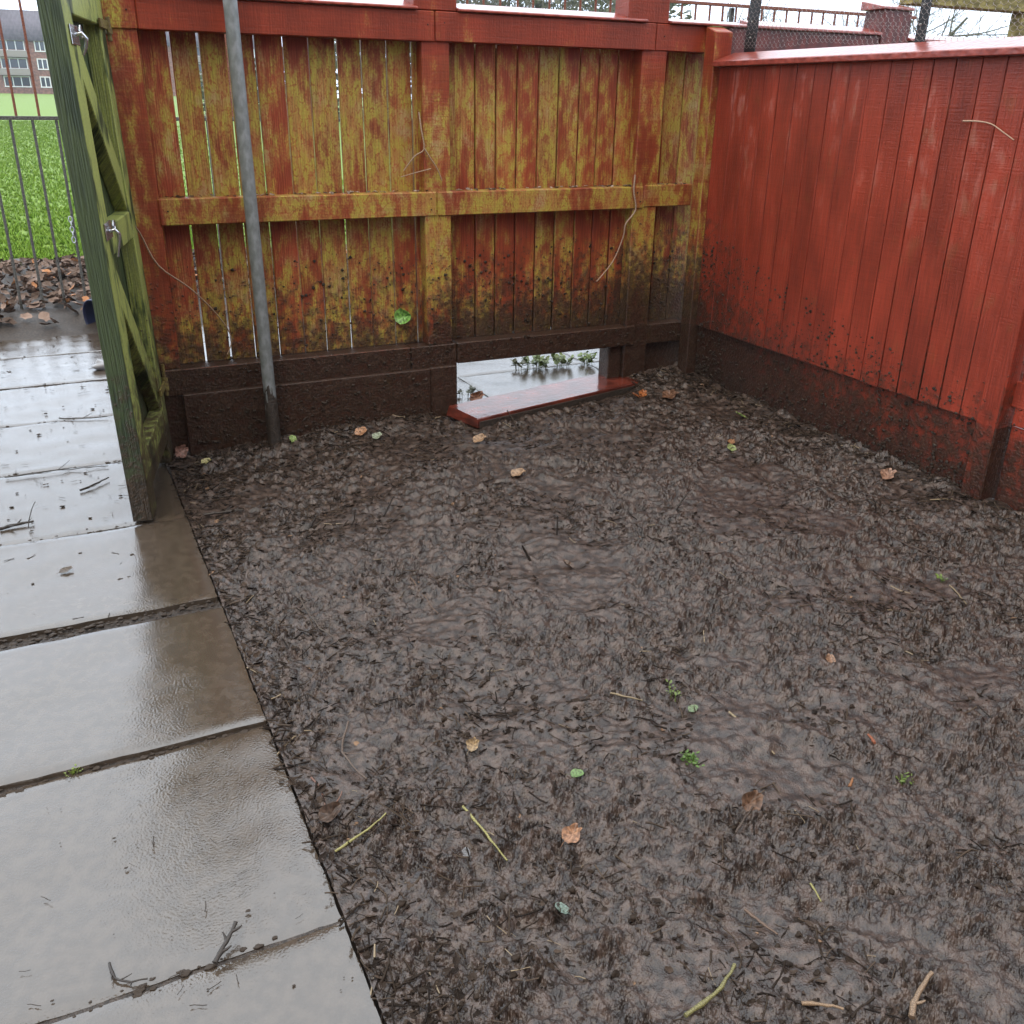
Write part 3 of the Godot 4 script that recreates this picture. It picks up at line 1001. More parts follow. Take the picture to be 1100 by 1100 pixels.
func beyond() -> void:
	# soil strip with dead leaves
	var sm := SurfaceTool.new(); sm.begin(Mesh.PRIMITIVE_TRIANGLES)
	var ns := fnl(88, 1.4, 4)
	var nx := 160; var nz := 50
	var P := []
	for j in nz + 1:
		for i in nx + 1:
			var x := lerpf(-6.0, 5.0, float(i) / nx)
			var z := lerpf(-2.80, -6.3, float(j) / nz)
			var y := 0.02 + 0.07 * smoothstep(-2.8, -3.2, z) - 0.06 * smoothstep(-5.0, -6.2, z) + ns.get_noise_2d(x * 2.0, z * 2.0) * 0.05 * smoothstep(-2.8, -3.0, z)
			P.append(Vector3(x, y - 0.03 * (1.0 - smoothstep(-2.8, -2.9, z)), z))
	for j in nz:
		for i in nx:
			var a := j * (nx + 1) + i
			for k in [a, a + nx + 1, a + 1, a + 1, a + nx + 1, a + nx + 2]:
				sm.set_uv(Vector2(P[k].x, P[k].z)); sm.add_vertex(P[k])
	sm.generate_normals()
	var o := put("soil_strip", sm.commit(), M.jointmud)
	tag(o, "dark soil strip along the railings", "", "", "structure")
	# dead leaves
	var lx := []; var lc := []
	for i in 4000:
		var x := rng.randf_range(-4.2, 1.6)
		var z := -2.9 - 2.9 * pow(rng.randf(), 0.8)
		if z > -3.25 and rng.randf() < 0.45: continue
		var y := 0.05 + 0.06 * smoothstep(-2.9, -3.3, z) - 0.05 * smoothstep(-5.0, -6.2, z) + rng.randf() * 0.05
		var b := Basis.from_euler(Vector3(rng.randf_range(-0.7, 0.7), rng.randf() * TAU, rng.randf_range(-0.7, 0.7))).scaled(Vector3.ONE * rng.randf_range(0.45, 1.15))
		lx.append(Transform3D(b, Vector3(x, y, z)))
		var t := rng.randf()
		lc.append(Color(0.27, 0.19, 0.15).lerp(Color(0.06, 0.04, 0.03), sqrt(t)) if rng.randf() < 0.95 else Color(0.36, 0.17, 0.08))
	scatter("leaf_litter", leaf_mesh(0.10, 0.075, 0.25, 0.8, 5), tinted(0.5), lx, lc, "fallen brown leaves heaped along the railings", "leaves")
	# grass near the railings
	var gt := SurfaceTool.new(); gt.begin(Mesh.PRIMITIVE_TRIANGLES)
	var gr := RandomNumberGenerator.new(); gr.seed = 9
	for k in 9:
		var a := gr.randf() * TAU
		var r := gr.randf() * 0.05
		var p := Vector3(cos(a) * r, 0, sin(a) * r)
		var hgt := gr.randf_range(0.025, 0.06)
		var lean := Vector3(gr.randf_range(-1, 1), 0, gr.randf_range(-1, 1)) * 0.04
		var w := Vector3(cos(a + 1.3), 0, sin(a + 1.3)) * 0.004
		var m1 := p + lean * 0.4 + Vector3.UP * hgt * 0.6
		var tip := p + lean + Vector3.UP * hgt
		for v: Vector3 in [p - w, m1 - w * 0.8, p + w, p + w, m1 - w * 0.8, m1 + w * 0.8, m1 - w * 0.8, tip, m1 + w * 0.8]:
			gt.set_normal((Vector3.UP + lean * 4.0).normalized()); gt.add_vertex(v)
	var gx := []; var gc := []
	for i in 46000:
		var z := -5.1 - 40.0 * pow(rng.randf(), 2.6)
		var x := rng.randf_range(-3.4, -0.2) if rng.randf() < 0.7 else rng.randf_range(-0.2, 3.5)
		if z > -5.9 and rng.randf() < 0.6: continue
		gx.append(Transform3D(Basis(Vector3.UP, rng.randf() * TAU).scaled(Vector3.ONE * rng.randf_range(0.45, 0.95)), Vector3(x, field_y(z), z)))
		gc.append(Color(0.15, 0.30, 0.025).lerp(Color(0.28, 0.43, 0.06), rng.randf()))
	scatter("grass", gt.commit(), tinted(0.7), gx, gc, "short bright green grass of the field", "grass")
	railings()
	neighbour()
	unseen_house()
	flats()
	# trees and hedge beyond the field
	var ts := [[14, -44, 12.0], [17, -39, 12.5], [12, -40, 11.0], [19, -33, 9.0], [26, -40, 10.0], [24, -29, 8.0], [33, -37, 9.5], [38, -30, 8.5], [21, -46, 13.5], [44, -42, 11.0], [30, -27, 9.5], [25, -48, 13.0]]
	var words := ["low bare tree behind the open bay over the middle panel", "tall bare tree seen over the fence near the grey pole", "small bare tree just past the railings", "bare tree rising behind the corner post", "tall grey bare tree behind the netting", "bare tree seen through the netting by the black post", "bare tree above the dark red boards next door", "bare tree behind the stubby red post next door", "tallest bare tree standing far back on the field", "far bare tree over the neighbouring fence end", "near bare tree behind the mossy beam", "distant bare tree behind the weathered boards"]
	for i in ts.size():
		bare_tree(Vector3(ts[i][0], 0.25, ts[i][1]), ts[i][2], 500 + i, words[i])
	# hedge
	var hx := []; var hc := []
	for i in 16000:
		var x := rng.randf_range(6.0, 55.0)
		var hh := 2.6 + 0.7 * sin(x * 0.7) + 0.4 * sin(x * 2.3) + 5.2 * smoothstep(9.0, 14.0, x) * (1.0 - smoothstep(30.0, 36.0, x))
		var y := rng.randf() * hh
		var z := -50.0 + rng.randf_range(-1.2, 1.2) + 0.15 * x
		hx.append(Transform3D(Basis.from_euler(Vector3(rng.randf() * TAU, rng.randf() * TAU, 0)).scaled(Vector3.ONE * rng.randf_range(1.6, 3.6)), Vector3(x, 0.5 + y, z)))
		hc.append(Color(0.13, 0.15, 0.08).lerp(Color(0.20, 0.20, 0.14), rng.randf()))
	scatter("hedge", leaf_mesh(0.13, 0.10, 0.2, 0.6, 6), tinted(0.8), hx, hc, "grey-green hedge along the far side of the field", "hedge")

func field_y(z: float) -> float:
	var rows := [[-5.2, 0.0], [-8.0, 0.02], [-14.0, 0.08], [-30.0, 0.3], [-70.0, 0.75]]
	for i in rows.size() - 1:
		if z <= rows[i][0] and z > rows[i + 1][0]:
			return lerpf(rows[i][1], rows[i + 1][1], (z - rows[i][0]) / (rows[i + 1][0] - rows[i][0]))
	return 0.0

func railings() -> void:
	var f := base("iron_railing", Vector3(0, 0, -3.4))
	tag(f, "old iron railing with rusty upper bars beside the field", "railing")
	var dark := triplanar(mat(Color(1, 1, 1), 0.55, mottle(91, 0.05, 4, Color(0.17, 0.17, 0.16), Color(0.36, 0.35, 0.33), 256)), 6.0)
	var rusty := triplanar(mat(Color(1, 1, 1), 0.7, mottle(92, 0.05, 4, Color(0.34, 0.17, 0.11), Color(0.52, 0.30, 0.21), 256)), 6.0)
	var lower := tube([Vector3(0, 0.0, 0), Vector3(0, 0.7, 0), Vector3(0, 1.385, 0)], [0.011, 0.011, 0.011], 6).commit()
	var upper := tube([Vector3(0, 1.412, 0), Vector3(0, 1.9, 0), Vector3(0, 2.36, 0)], [0.010, 0.010, 0.010], 6).commit()
	var s := 0.147
	for i in range(-6, 54):
		var b := put("lower_bar", lower, dark, f)
		b.position = Vector3(-2.291 + i * s + 0.147, 0, 0)
		b.rotation.z = rng.randf_range(-0.006, 0.006)
		var u := put("upper_bar", upper, rusty, f)
		u.position = Vector3(-2.245 + i * s, 0, 0.004)
		u.rotation.z = rng.randf_range(-0.004, 0.004)
	block("rail", f, -3.3, 6.0, 1.386, 1.411, -0.022, 0.022, dark, 0, Rect2(0, 0, 1, 1), 0.002)
	block("rail", f, -3.3, 6.0, 2.362, 2.388, -0.018, 0.018, rusty, 0, Rect2(0, 0, 1, 1), 0.002)
	for x in [-1.83, 0.97, 3.77]:
		block("post", f, x - 0.02, x + 0.02, 0.0, 2.36, -0.055, -0.023, dark, 0, Rect2(0, 0, 1, 1), 0.003)
	# a short chain hangs on the bar behind the gate
	var steel := mat(Color(0.72, 0.73, 0.75), 0.3); steel.metallic = 0.8
	for k in 5:
		var rg := []; var rr := []
		for q in 11:
			var a := TAU * q / 10.0
			rg.append(Vector3(cos(a) * 0.012, sin(a) * 0.022, 0) if k % 2 == 0 else Vector3(0, sin(a) * 0.022, cos(a) * 0.012)); rr.append(0.004)
		var l := put("chain_link", tube(rg, rr, 5, null, false).commit(), steel, f)
		l.position = Vector3(-2.012, 0.72 - k * 0.036, 0.03)

func neighbour() -> void:
	var R := Rect2(0.0, 0.0, 2.6, 2.2)
	var nm := triplanar(mat(Color(1, 1, 1), 0.5, mottle(95, 0.02, 4, Color(0.28, 0.10, 0.09), Color(0.42, 0.16, 0.13), 512, 1.0, 4.0)), 1.5)
	var f := base("timber_fence", Vector3(1.14, 0, 0))
	tag(f, "dark red board fence with pale ledges behind the wire netting", "fence")
	for i in 9:
		block("board", f, 0.02 + i * 0.117, 0.133 + i * 0.117, 0.02, 1.86, -0.07, -0.05, nm, 0, R, 0.002)
	block("top_rail", f, 0.01, 1.05, 1.79, 1.915, -0.048, 0.010, nm, 0, R)
	for i in 10:
		block("board", f, 1.27 + i * 0.117, 1.383 + i * 0.117, 0.02, 1.84, -0.07, -0.05, nm, 0, R, 0.002)
	block("top_rail", f, 1.262, 2.5, 1.78, 1.895, -0.048, 0.010, nm, 0, R)
	block("post", f, 1.052, 1.26, 0.0, 2.045, -0.13, 0.016, nm, 0, R)
	var c := corners(0.17, 1.05, 1.917, 1.965, -0.12, 0.03)
	for k in 8:
		if (k & 2) and (k & 4): c[k].y = 1.930
	put("ledge", hexa(c, 0.003, 2, R).commit(), M.capred, f)
	c = corners(1.262, 2.5, 1.897, 1.945, -0.12, 0.03)
	for k in 8:
		if (k & 2) and (k & 4): c[k].y = 1.91
	put("ledge", hexa(c, 0.003, 2, R).commit(), M.capred, f)
	c = corners(1.02, 1.262, 2.047, 2.095, -0.14, 0.03)
	for k in 8:
		if (k & 2) and (k & 4): c[k].y = 2.06
	put("ledge", hexa(c, 0.003, 2, R).commit(), M.capred, f)
	var moss := triplanar(mat(Color(1, 1, 1), 0.8, mottle(96, 0.04, 4, Color(0.36, 0.33, 0.18), Color(0.56, 0.52, 0.30), 256, 3.0, 1.0)), 3.0)
	block("trellis_beam", f, 1.264, 2.5, 2.085, 2.16, -0.10, 0.0, moss, 0, R)
	block("trellis_post", f, 2.18, 2.25, 1.947, 2.083, -0.09, -0.01, moss, 0, R)
	# netting on black posts along the top of the side fence
	var black := mat(Color(0.06, 0.065, 0.07), 0.5)
	var words := ["wide black steel post of the netting beside the corner", "slim black steel post of the netting midway along the side fence"]
	var i := 0
	for q in [[0.115, 0.195, 0.035], [1.232, 1.272, 0.02]]:
		var p := base("netting_post", Vector3(1.155, 0, 0))
		tag(p, words[i], "post", "netting posts")
		i += 1
		var cc := corners(-0.012, -0.004, 0.9, 2.5, q[0], q[1])
		for k in 8:
			if k & 2: cc[k].z += q[2] * 2.2
		put("flange", hexa(cc, 0.001, 1, R).commit(), black, p)
		var c2 := corners(-0.003, 0.04, 0.9, 2.5, q[0], q[0] + 0.008)
		for k in 8:
			if k & 2: c2[k].z += q[2] * 2.2
		put("web", hexa(c2, 0.001, 1, R).commit(), black, p)
		var bolt := SphereMesh.new(); bolt.radius = 0.006; bolt.height = 0.008; bolt.radial_segments = 8; bolt.rings = 4
		for y in [1.86, 1.93, 2.05]:
			var b := put("bolt", bolt, mat(Color(0.6, 0.6, 0.58), 0.4), p)
			b.position = Vector3(-0.015, y, (q[0] + q[1]) * 0.5 + q[2] * 2.2 * (y - 0.9) / 1.6)
	var st := SurfaceTool.new(); st.begin(Mesh.PRIMITIVE_TRIANGLES)
	var cw := 0.030; var chh := 0.016
	var g := RandomNumberGenerator.new(); g.seed = 12
	for row in 38:
		for col in 72:
			var z := 0.06 + col * cw + (cw * 0.5 if row % 2 else 0.0)
			var y := 1.80 + row * chh
			var sag := 0.012 * sin(z * 3.0) + 0.006 * sin(z * 11.0 + row)
			var a := Vector3(sag * 0.5, y + sag, z)
			var b := Vector3(sag * 0.5, y + sag + chh * 0.55, z + cw * 0.5)
			var c3 := Vector3(sag * 0.5, y + sag + chh * 0.55, z - cw * 0.5)
			tube([a, b], [0.0007, 0.0007], 3, st, false)
			tube([a, c3], [0.0007, 0.0007], 3, st, false)
			tube([b, b + Vector3(0, chh * 0.45, 0)], [0.0011, 0.0011], 3, st, false)
	var wire := mat(Color(0.66, 0.62, 0.60), 0.35); wire.metallic = 0.5
	var net := put("wire_netting", st.commit(), wire)
	net.position = Vector3(1.136, 0, 0)
	tag(net, "fine hexagonal wire netting stretched above the side fence", "netting")

func unseen_house() -> void:  # unseen building added behind the viewer, blocks sky light on camera-facing sides
	var f := base("unseen_house", Vector3(0, 0, 8.2))
	tag(f, "unseen two-storey brick building added behind the viewer to block sky light", "unseen_house")
	var brick := triplanar(mat(Color(1, 1, 1), 0.9, mottle(121, 0.03, 4, Color(0.40, 0.25, 0.20), Color(0.52, 0.34, 0.28), 256)), 0.5)
	var white := mat(Color(0.80, 0.80, 0.79), 0.5)
	var glass := mat(Color(0.08, 0.09, 0.10), 0.05)
	var slate := mat(Color(0.25, 0.24, 0.26), 0.7)
	var R := Rect2(0, 0, 1, 1)
	block("wall", f, -7.0, 6.0, -0.05, 5.2, 0.0, 6.0, brick, 0, R, 0.01)
	var c := corners(-7.3, 6.3, 5.205, 7.6, -0.35, 6.4)
	for k in 8:
		if k & 2: c[k].z = 3.0 + (0.05 if k & 4 else -0.05)
	put("roof", hexa(c, 0.01, 0, R).commit(), slate, f)
	for q in [[-5.4, -3.6, 0.95, 2.1], [0.6, 2.8, 0.95, 2.1], [-5.4, -3.6, 3.4, 4.6], [0.6, 2.8, 3.4, 4.6]]:
		var w := Node3D.new(); w.name = "window"; f.add_child(w, true)
		block("pane", w, q[0], q[1], q[2], q[3], -0.02, -0.004, glass, 0, R, 0.002)
		block("frame", w, q[0] - 0.06, q[1] + 0.06, q[3] + 0.001, q[3] + 0.06, -0.05, -0.003, white, 0, R, 0.004)
		block("sill", w, q[0] - 0.1, q[1] + 0.1, q[2] - 0.07, q[2] - 0.001, -0.10, -0.003, white, 0, R, 0.004)
		for x in [q[0] - 0.06, (q[0] + q[1]) * 0.5, q[1]]:
			block("frame", w, x, x + 0.06, q[2] + 0.001, q[3] - 0.001, -0.05, -0.021, white, 0, R, 0.004)
	block("door", f, -2.7, -1.8, 0.02, 2.05, -0.05, -0.003, white, 0, R, 0.006)

func flats() -> void:
	var f := base("apartment_block", Vector3(-14.0, 1.6, -150.0))
	tag(f, "long three-storey brick block of flats with slate roof across the field", "building")
	var brick := triplanar(mat(Color(1, 1, 1), 0.9, mottle(97, 0.03, 4, Color(0.42, 0.30, 0.26), Color(0.55, 0.40, 0.35), 256)), 0.3)
	var slate := triplanar(mat(Color(1, 1, 1), 0.7, mottle(98, 0.03, 4, Color(0.28, 0.27, 0.30), Color(0.38, 0.36, 0.40), 256, 1.0, 2.0)), 0.3)
	var white := mat(Color(0.85, 0.86, 0.86), 0.5)
	var glass := mat(Color(0.16, 0.19, 0.22), 0.08)
	var conc := mat(Color(0.50, 0.48, 0.46), 0.8)
	var R := Rect2(0, 0, 1, 1)
	block("wall", f, 0, 46, -1.0, 6.6, -8, 0, brick, 0, R, 0.02)
	var st := SurfaceTool.new(); st.begin(Mesh.PRIMITIVE_TRIANGLES)
	var A := [Vector3(-0.5, 6.5, 0.6), Vector3(46.5, 6.5, 0.6), Vector3(46.5, 10.4, -4), Vector3(-0.5, 10.4, -4), Vector3(-0.5, 6.5, -8.6), Vector3(46.5, 6.5, -8.6)]
	for t in [[0, 2, 1], [0, 3, 2], [4, 5, 2], [4, 2, 3], [0, 4, 3], [1, 2, 5], [0, 1, 5], [0, 5, 4]]:
		for k in t: st.add_vertex(A[k])
	st.generate_normals()
	var roof := put("roof", st.commit(), slate, f)
	for x in [10.0, 26.0, 40.0]:
		block("chimney", roof, x - 0.6, x + 0.6, 9.6, 11.8, -4.6, -3.4, brick, 0, R, 0.02)
	var fl := [0.15, 2.35, 4.55]
	for b in 6:
		var x0 := 2.3 + b * 7.6
		for k in 3:
			var y: float = fl[k]
			# wide window over the balcony and a narrow one beside it
			for q in [[x0, x0 + 3.2, 3], [x0 + 4.4, x0 + 5.7, 2]]:
				var w := Node3D.new(); w.name = "window"; f.add_child(w, true)
				block("pane", w, q[0] + 0.05, q[1] - 0.05, y + 0.85, y + 1.85, 0.004, 0.03, glass, 0, R, 0.004)
				for v in int(q[2]) + 1:
					var xx: float = lerpf(q[0], q[1] - 0.12, float(v) / q[2])
					block("frame", w, xx, xx + 0.12, y + 0.78, y + 1.92, 0.035, 0.09, white, 0, R, 0.004)
				block("frame", w, q[0], q[1], y + 1.925, y + 2.03, 0.035, 0.09, white, 0, R, 0.004)
				block("sill", w, q[0] - 0.05, q[1] + 0.05, y + 0.66, y + 0.775, 0.005, 0.14, white, 0, R, 0.004)
			if k < 2:
				var bal := Node3D.new(); bal.name = "balcony"; f.add_child(bal, true)
				block("slab", bal, x0 - 0.4, x0 + 3.6, y + 2.12, y + 2.25, 0.01, 1.3, conc, 0, R, 0.01)
				block("parapet", bal, x0 - 0.4, x0 + 3.6, y + 2.255, y + 2.9, 1.18, 1.28, conc, 0, R, 0.01)

func loose_things() -> void:
	# ---------------- uncountable litter in the mud
	var tw := []
	for v in 3:
		var g := RandomNumberGenerator.new(); g.seed = 60 + v
		var pts := []; var rr := []
		for k in 5:
			pts.append(Vector3((k - 2) * 0.010, g.randf_range(-1, 1) * 0.0016, g.randf_range(-1, 1) * 0.003)); rr.append(0.0011 * g.randf_range(0.7, 1.3))
		tw.append(tube(pts, rr, 4).commit())
	var fl := []
	for v in 3: fl.append(leaf_mesh(0.020, 0.013, 0.25, 0.5, 70 + v, 0.0005))
	var cl := []
	for v in 3:
		var sp := SphereMesh.new(); sp.radius = 0.5; sp.height = 1.0; sp.radial_segments = 9; sp.rings = 6
		var arr := sp.get_mesh_arrays()
		var V: PackedVector3Array = arr[Mesh.ARRAY_VERTEX]
		var nn := fnl(80 + v, 1.6, 2)
		for i in V.size(): V[i] = V[i] * (1.0 + 0.75 * nn.get_noise_3dv(V[i] * 1.0))
		arr[Mesh.ARRAY_VERTEX] = V
		var am := ArrayMesh.new()
		am.add_surface_from_arrays(Mesh.PRIMITIVE_TRIANGLES, arr)
		var s2 := SurfaceTool.new(); s2.create_from(am, 0); s2.generate_normals()
		cl.append(s2.commit())
	var tX := [[], [], []]; var tC := [[], [], []]
	var fX := [[], [], []]; var fC := [[], [], []]
	var cX := [[], [], []]; var cC := [[], [], []]
	var dens := fnl(99, 1.8, 3)
	for i in 80000:
		var z := 3.9 * rng.randf()
		var x := rng.randf_range(-1.85, bed_xmax(z) - 0.02)
		if x > 1.03: continue
		if z < 0.05 and x < -0.38: continue
		var e := exp(-(x + 1.85) / 0.18) + exp(-z / 0.28) + exp(-(1.03 - x) / 0.16)
		var p := 0.13 + 0.75 * dens.get_noise_2d(x, z) + 0.95 * e
		var bg := 1.0 + 0.6 * minf(e, 1.0) * rng.randf()
		if rng.randf() > p: continue
		var y := bed(x, z)
		var v := i % 3
		var kind := rng.randf()
		var yaw := rng.randf() * TAU
		if kind < 0.48:
			var s := (0.28 + 1.5 * pow(rng.randf(), 1.8)) * bg
			var b := Basis.from_euler(Vector3(rng.randf_range(-0.45, 0.45), yaw, rng.randf_range(-0.45, 0.45))).scaled(Vector3(s, s * 1.2, s * 1.2))
			tX[v].append(Transform3D(b, Vector3(x, y + 0.001, z)))
			var t := rng.randf()
			tC[v].append(Color(0.014, 0.010, 0.008).lerp(Color(0.08, 0.058, 0.042), t * t) if t < 0.975 else Color(0.24, 0.19, 0.13))
		elif kind < 0.80:
			var s := (0.25 + 0.95 * pow(rng.randf(), 1.6)) * bg
			var b := Basis.from_euler(Vector3(rng.randf_range(-0.6, 0.6), yaw, rng.randf_range(-0.6, 0.6))).scaled(Vector3(s, s, s))
			fX[v].append(Transform3D(b, Vector3(x, y + 0.001, z)))
			var t := rng.randf()
			fC[v].append(Color(0.014, 0.010, 0.008).lerp(Color(0.07, 0.05, 0.038), t * t) if t < 0.988 else Color(0.22, 0.14, 0.09))
		else:
			var s := 0.004 + 0.013 * pow(rng.randf(), 3.0)
			if rng.randf() < 0.5: continue
			var b := Basis.from_euler(Vector3(rng.randf(), yaw, rng.randf())).scaled(Vector3(s * 1.3, s * 0.8, s))
			cX[v].append(Transform3D(b, Vector3(x, y, z)))
			var t := rng.randf_range(0.75, 1.2)
			cC[v].append(Color(0.030, 0.021, 0.0155) * t)
	for v in 3:
		scatter("twig_litter", tw[v], tinted(0.75), tX[v], tC[v], ["dark snapped twig bits strewn over the mud", "short dark stem bits pressed into the mud", "thin broken stalks mixed through the mud"][v], "litter")
		scatter("leaf_scraps", fl[v], tinted(0.7), fX[v], fC[v], ["dark rotten leaf scraps trodden into the mud", "small brown leaf crumbs over the mud", "shredded dead leaf pieces over the mud"][v], "litter")
		scatter("mud_crumbs", cl[v], tinted(0.6), cX[v], cC[v], ["small mud crumbs over the bed", "wet mud clots over the bed", "scattered lumps of mud over the bed"][v], "mud")
	# dirt on the slabs
	var sX := []; var sC := []
	var qX := []; var qC := []
	for i in 4200:
		var z := rng.randf_range(-2.8, 3.4)
		var x := rng.randf_range(-2.75, -1.87)
		var near := 0.42 if z < 0.9 else 0.22
		if rng.randf() > near * (0.35 + 0.9 * maxf(0.0, dens.get_noise_2d(x * 2.0, z * 2.0))): continue
		var s := 0.002 + 0.011 * pow(rng.randf(), 4.0)
		var yw := rng.randf() * TAU
		if rng.randf() < 0.7:
			sX.append(Transform3D(Basis(Vector3.UP, yw).scaled(Vector3(s * 1.6, s * 0.5, s)), Vector3(x, 0.004, z)))
			sC.append(Color(0.045, 0.035, 0.028))
		else:
			qX.append(Transform3D(Basis(Vector3.UP, yw).scaled(Vector3.ONE * rng.randf_range(0.3, 0.9)), Vector3(x, 0.006, z)))
			qC.append(Color(0.035, 0.026, 0.02))
	for i in 500:      # crumbs in the joints
		var zj: float = [-2.27, -1.53, -0.78, -0.03, 0.75, 1.52, 1.52, 1.52, 2.25, 2.98][i % 10]
		var s := 0.004 + 0.012 * pow(rng.randf(), 2.0)
		var x := rng.randf_range(-2.75, -1.87)
		sX.append(Transform3D(Basis(Vector3.UP, rng.randf() * TAU).scaled(Vector3(s * 1.5, s * 0.7, s)), Vector3(x, -0.004, zj + rng.randf_range(-0.02, 0.02) * (1.0 if absf(zj - 1.52) > 0.01 else 1.8))))
		sC.append(Color(0.045, 0.035, 0.028))
	scatter("dirt_crumbs", cl[0], tinted(0.5), sX, sC, "dark dirt crumbs on the wet slabs", "dirt")
	scatter("stalk_bits", tw[1], tinted(0.5), qX, qC, "dark stalk bits on the wet slabs", "litter")
	# clods thrown on the back fence and side fence
	var mX := []; var mC := []
	for i in 4600:
		var s := 0.003 + 0.011 * pow(rng.randf(), 2.5)
		if i % 2 == 0:
			var x := rng.randf_range(-1.72, 1.0)
			var y := 0.06 + 0.80 * pow(rng.randf(), 2.2)
			var z := -0.071
			if y < 0.30: z = 0.046
			elif y < 0.415: z = 0.014
			if y < 0.31 and x > -0.53: continue
			if x > -0.54 and x < -0.39 and y > 0.41: z = 0.002
			if y > 0.42 and x < -0.3 and rng.randf() < 0.5: continue
			mX.append(Transform3D(Basis.from_euler(Vector3(0, 0, rng.randf() * TAU)).scaled(Vector3(s * 1.2, s, s * 0.6)), Vector3(x, y, z)))
		else:
			var z := 0.12 + 1.9 * pow(rng.randf(), 1.5)
			var y := 0.12 + (0.85 - 0.25 * z) * pow(rng.randf(), 2.0)
			mX.append(Transform3D(Basis.from_euler(Vector3(rng.randf() * TAU, 0, 0)).scaled(Vector3(s * 0.6, s, s * 1.2)), Vector3(RX - 0.001 if y > 0.41 else RX + 0.017, y, z)))
		mC.append(Color(0.042, 0.032, 0.025) * rng.randf_range(0.7, 1.3))
	scatter("mud_splashes", cl[1], tinted(0.5), mX, mC, "dried mud clots stuck low on the fences", "mud")

	# ---------------- the plank that came off, the pole
	var pr := Rect2(-0.1, -1.0, 1.4, 2.0)
	var plank := base("fallen_plank", Vector3(-0.400, 0.052, 0.330))
	tag(plank, "red gravel board fallen flat in front of the fence gap", "plank")
	var pc := corners(0.0, 1.14, 0.0, 0.052, -0.255, 0.0)
	pc[0].x -= 0.02; pc[4].x += 0.0; pc[1].x += 0.01
	put("board", hexa(pc, 0.004, 2, pr).commit(), triplanar(mat(Color(1, 1, 1), 0.16, mottle(111, 0.015, 4, Color(0.26, 0.12, 0.095), Color(0.44, 0.21, 0.165), 512, 3.0, 1.0), seam_normal(112, 0.05, 3, 1.5, 256), 0.3), 1.8), plank)
	put("mud_coat", hexa(corners(0.012, 1.125, -0.006, 0.036, 0.0005, 0.006), 0.002, 2, pr).commit(), M.jointmud, plank)
	plank.rotation = Vector3(0.02, 0.205, 0.012)
	var pole := base("metal_pole", Vector3(-1.356, 0.0, 0.098))
	tag(pole, "tall grey steel pole standing in the bed against the left panel", "pole")
	var gal := mat(Color(1, 1, 1), 0.5, mottle(113, 0.04, 4, Color(0.42, 0.44, 0.44), Color(0.54, 0.56, 0.57), 256, 1.0, 2.0))
	gal.metallic = 0.15
	triplanar(gal, 3.0)
	var pp := []; var rr := []
	for k in 9:
		pp.append(Vector3(-0.018 * k / 8.0, -0.1 + 2.75 * k / 8.0, -0.03 * k / 8.0)); rr.append(0.0285)
	put("shaft", tube(pp, rr, 20).commit(), gal, pole)
	put("cap", tube([Vector3(-0.018, 2.65, -0.03), Vector3(-0.018, 2.68, -0.03)], [0.031, 0.029], 16).commit(), gal, pole)
	# mud coat on the foot of the pole, in lumps
	var mb := SurfaceTool.new(); mb.begin(Mesh.PRIMITIVE_TRIANGLES)
	var ngp := fnl(114, 9.0, 3)
	var rows := 40; var sd := 24
	var PV := []
	for j in rows + 1:
		for k in sd + 1:
			var a := TAU * (k % sd) / sd
			var y := 0.0 + 0.55 * j / rows
			var th := 0.0012 + 0.0035 * ngp.get_noise_3d(cos(a) * 0.3, y, sin(a) * 0.3) - 0.0075 * smoothstep(0.15, 0.55, y)
			PV.append(Vector3(-0.003 * y / 0.34 + cos(a) * (0.0285 + th), y, -0.011 * y + sin(a) * (0.0285 + th)))
	for j in rows:
		for k in sd:
			var a := j * (sd + 1) + k
			for q in [a, a + sd + 1, a + 1, a + 1, a + sd + 1, a + sd + 2]:
				mb.set_uv(Vector2(PV[q].x, PV[q].y)); mb.add_vertex(PV[q])
	mb.generate_normals()
	put("mud_coat", mb.commit(), M.jointmud, pole)

	# ---------------- twigs and stems on the bed
	var Y := func(x: float, z: float, up := 0.006) -> Vector3: return Vector3(x, bed(x, z) + up, z)
	var ygreen := lin(0.33, 0.31, 0.11)
	var straw := lin(0.30, 0.235, 0.14)
	var dark := lin(0.035, 0.026, 0.02)
	var brown := lin(0.16, 0.10, 0.065)
	twig("twig", Y.call(-1.513, 2.799, 0.013), Y.call(-1.481, 2.978, 0.013), 0.0034, ygreen, "straight yellow-green twig beside the grey triangular scrap", 0.03)
	twig("twig", Y.call(-1.821, 2.793), Y.call(-1.686, 2.750), 0.0032, ygreen, "yellow-green twig at the slab edge by the curled dark leaf", 0.05)
	twig("twig", Y.call(-0.72, 2.773), Y.call(-0.711, 2.953), 0.0036, straw, "long pale straw twig lying alone in open mud", 0.06)
	twig("stick", Y.call(-1.358, 3.477, 0.01), Y.call(-1.211, 3.432, 0.01), 0.0050, lin(0.22, 0.205, 0.075), "thick mossy stick, nearest stick to the viewer", 0.16, 0, "stick")
	twig("twig", Y.call(-1.096, 3.319), Y.call(-1.082, 3.405), 0.0034, brown, "short brown twig ahead of the tread marks", 0.05)
	twig("stick", Y.call(-1.152, 3.553), Y.call(-1.089, 3.594), 0.004, lin(0.30, 0.20, 0.12), "pale split stick low in the foreground mud", 0.05, 0, "stick")
	twig("stick", Y.call(-0.99, 3.66), Y.call(-0.90, 3.62), 0.006, lin(0.28, 0.19, 0.12), "broad tan bark sliver at the foreground edge", 0.1, 1, "stick")
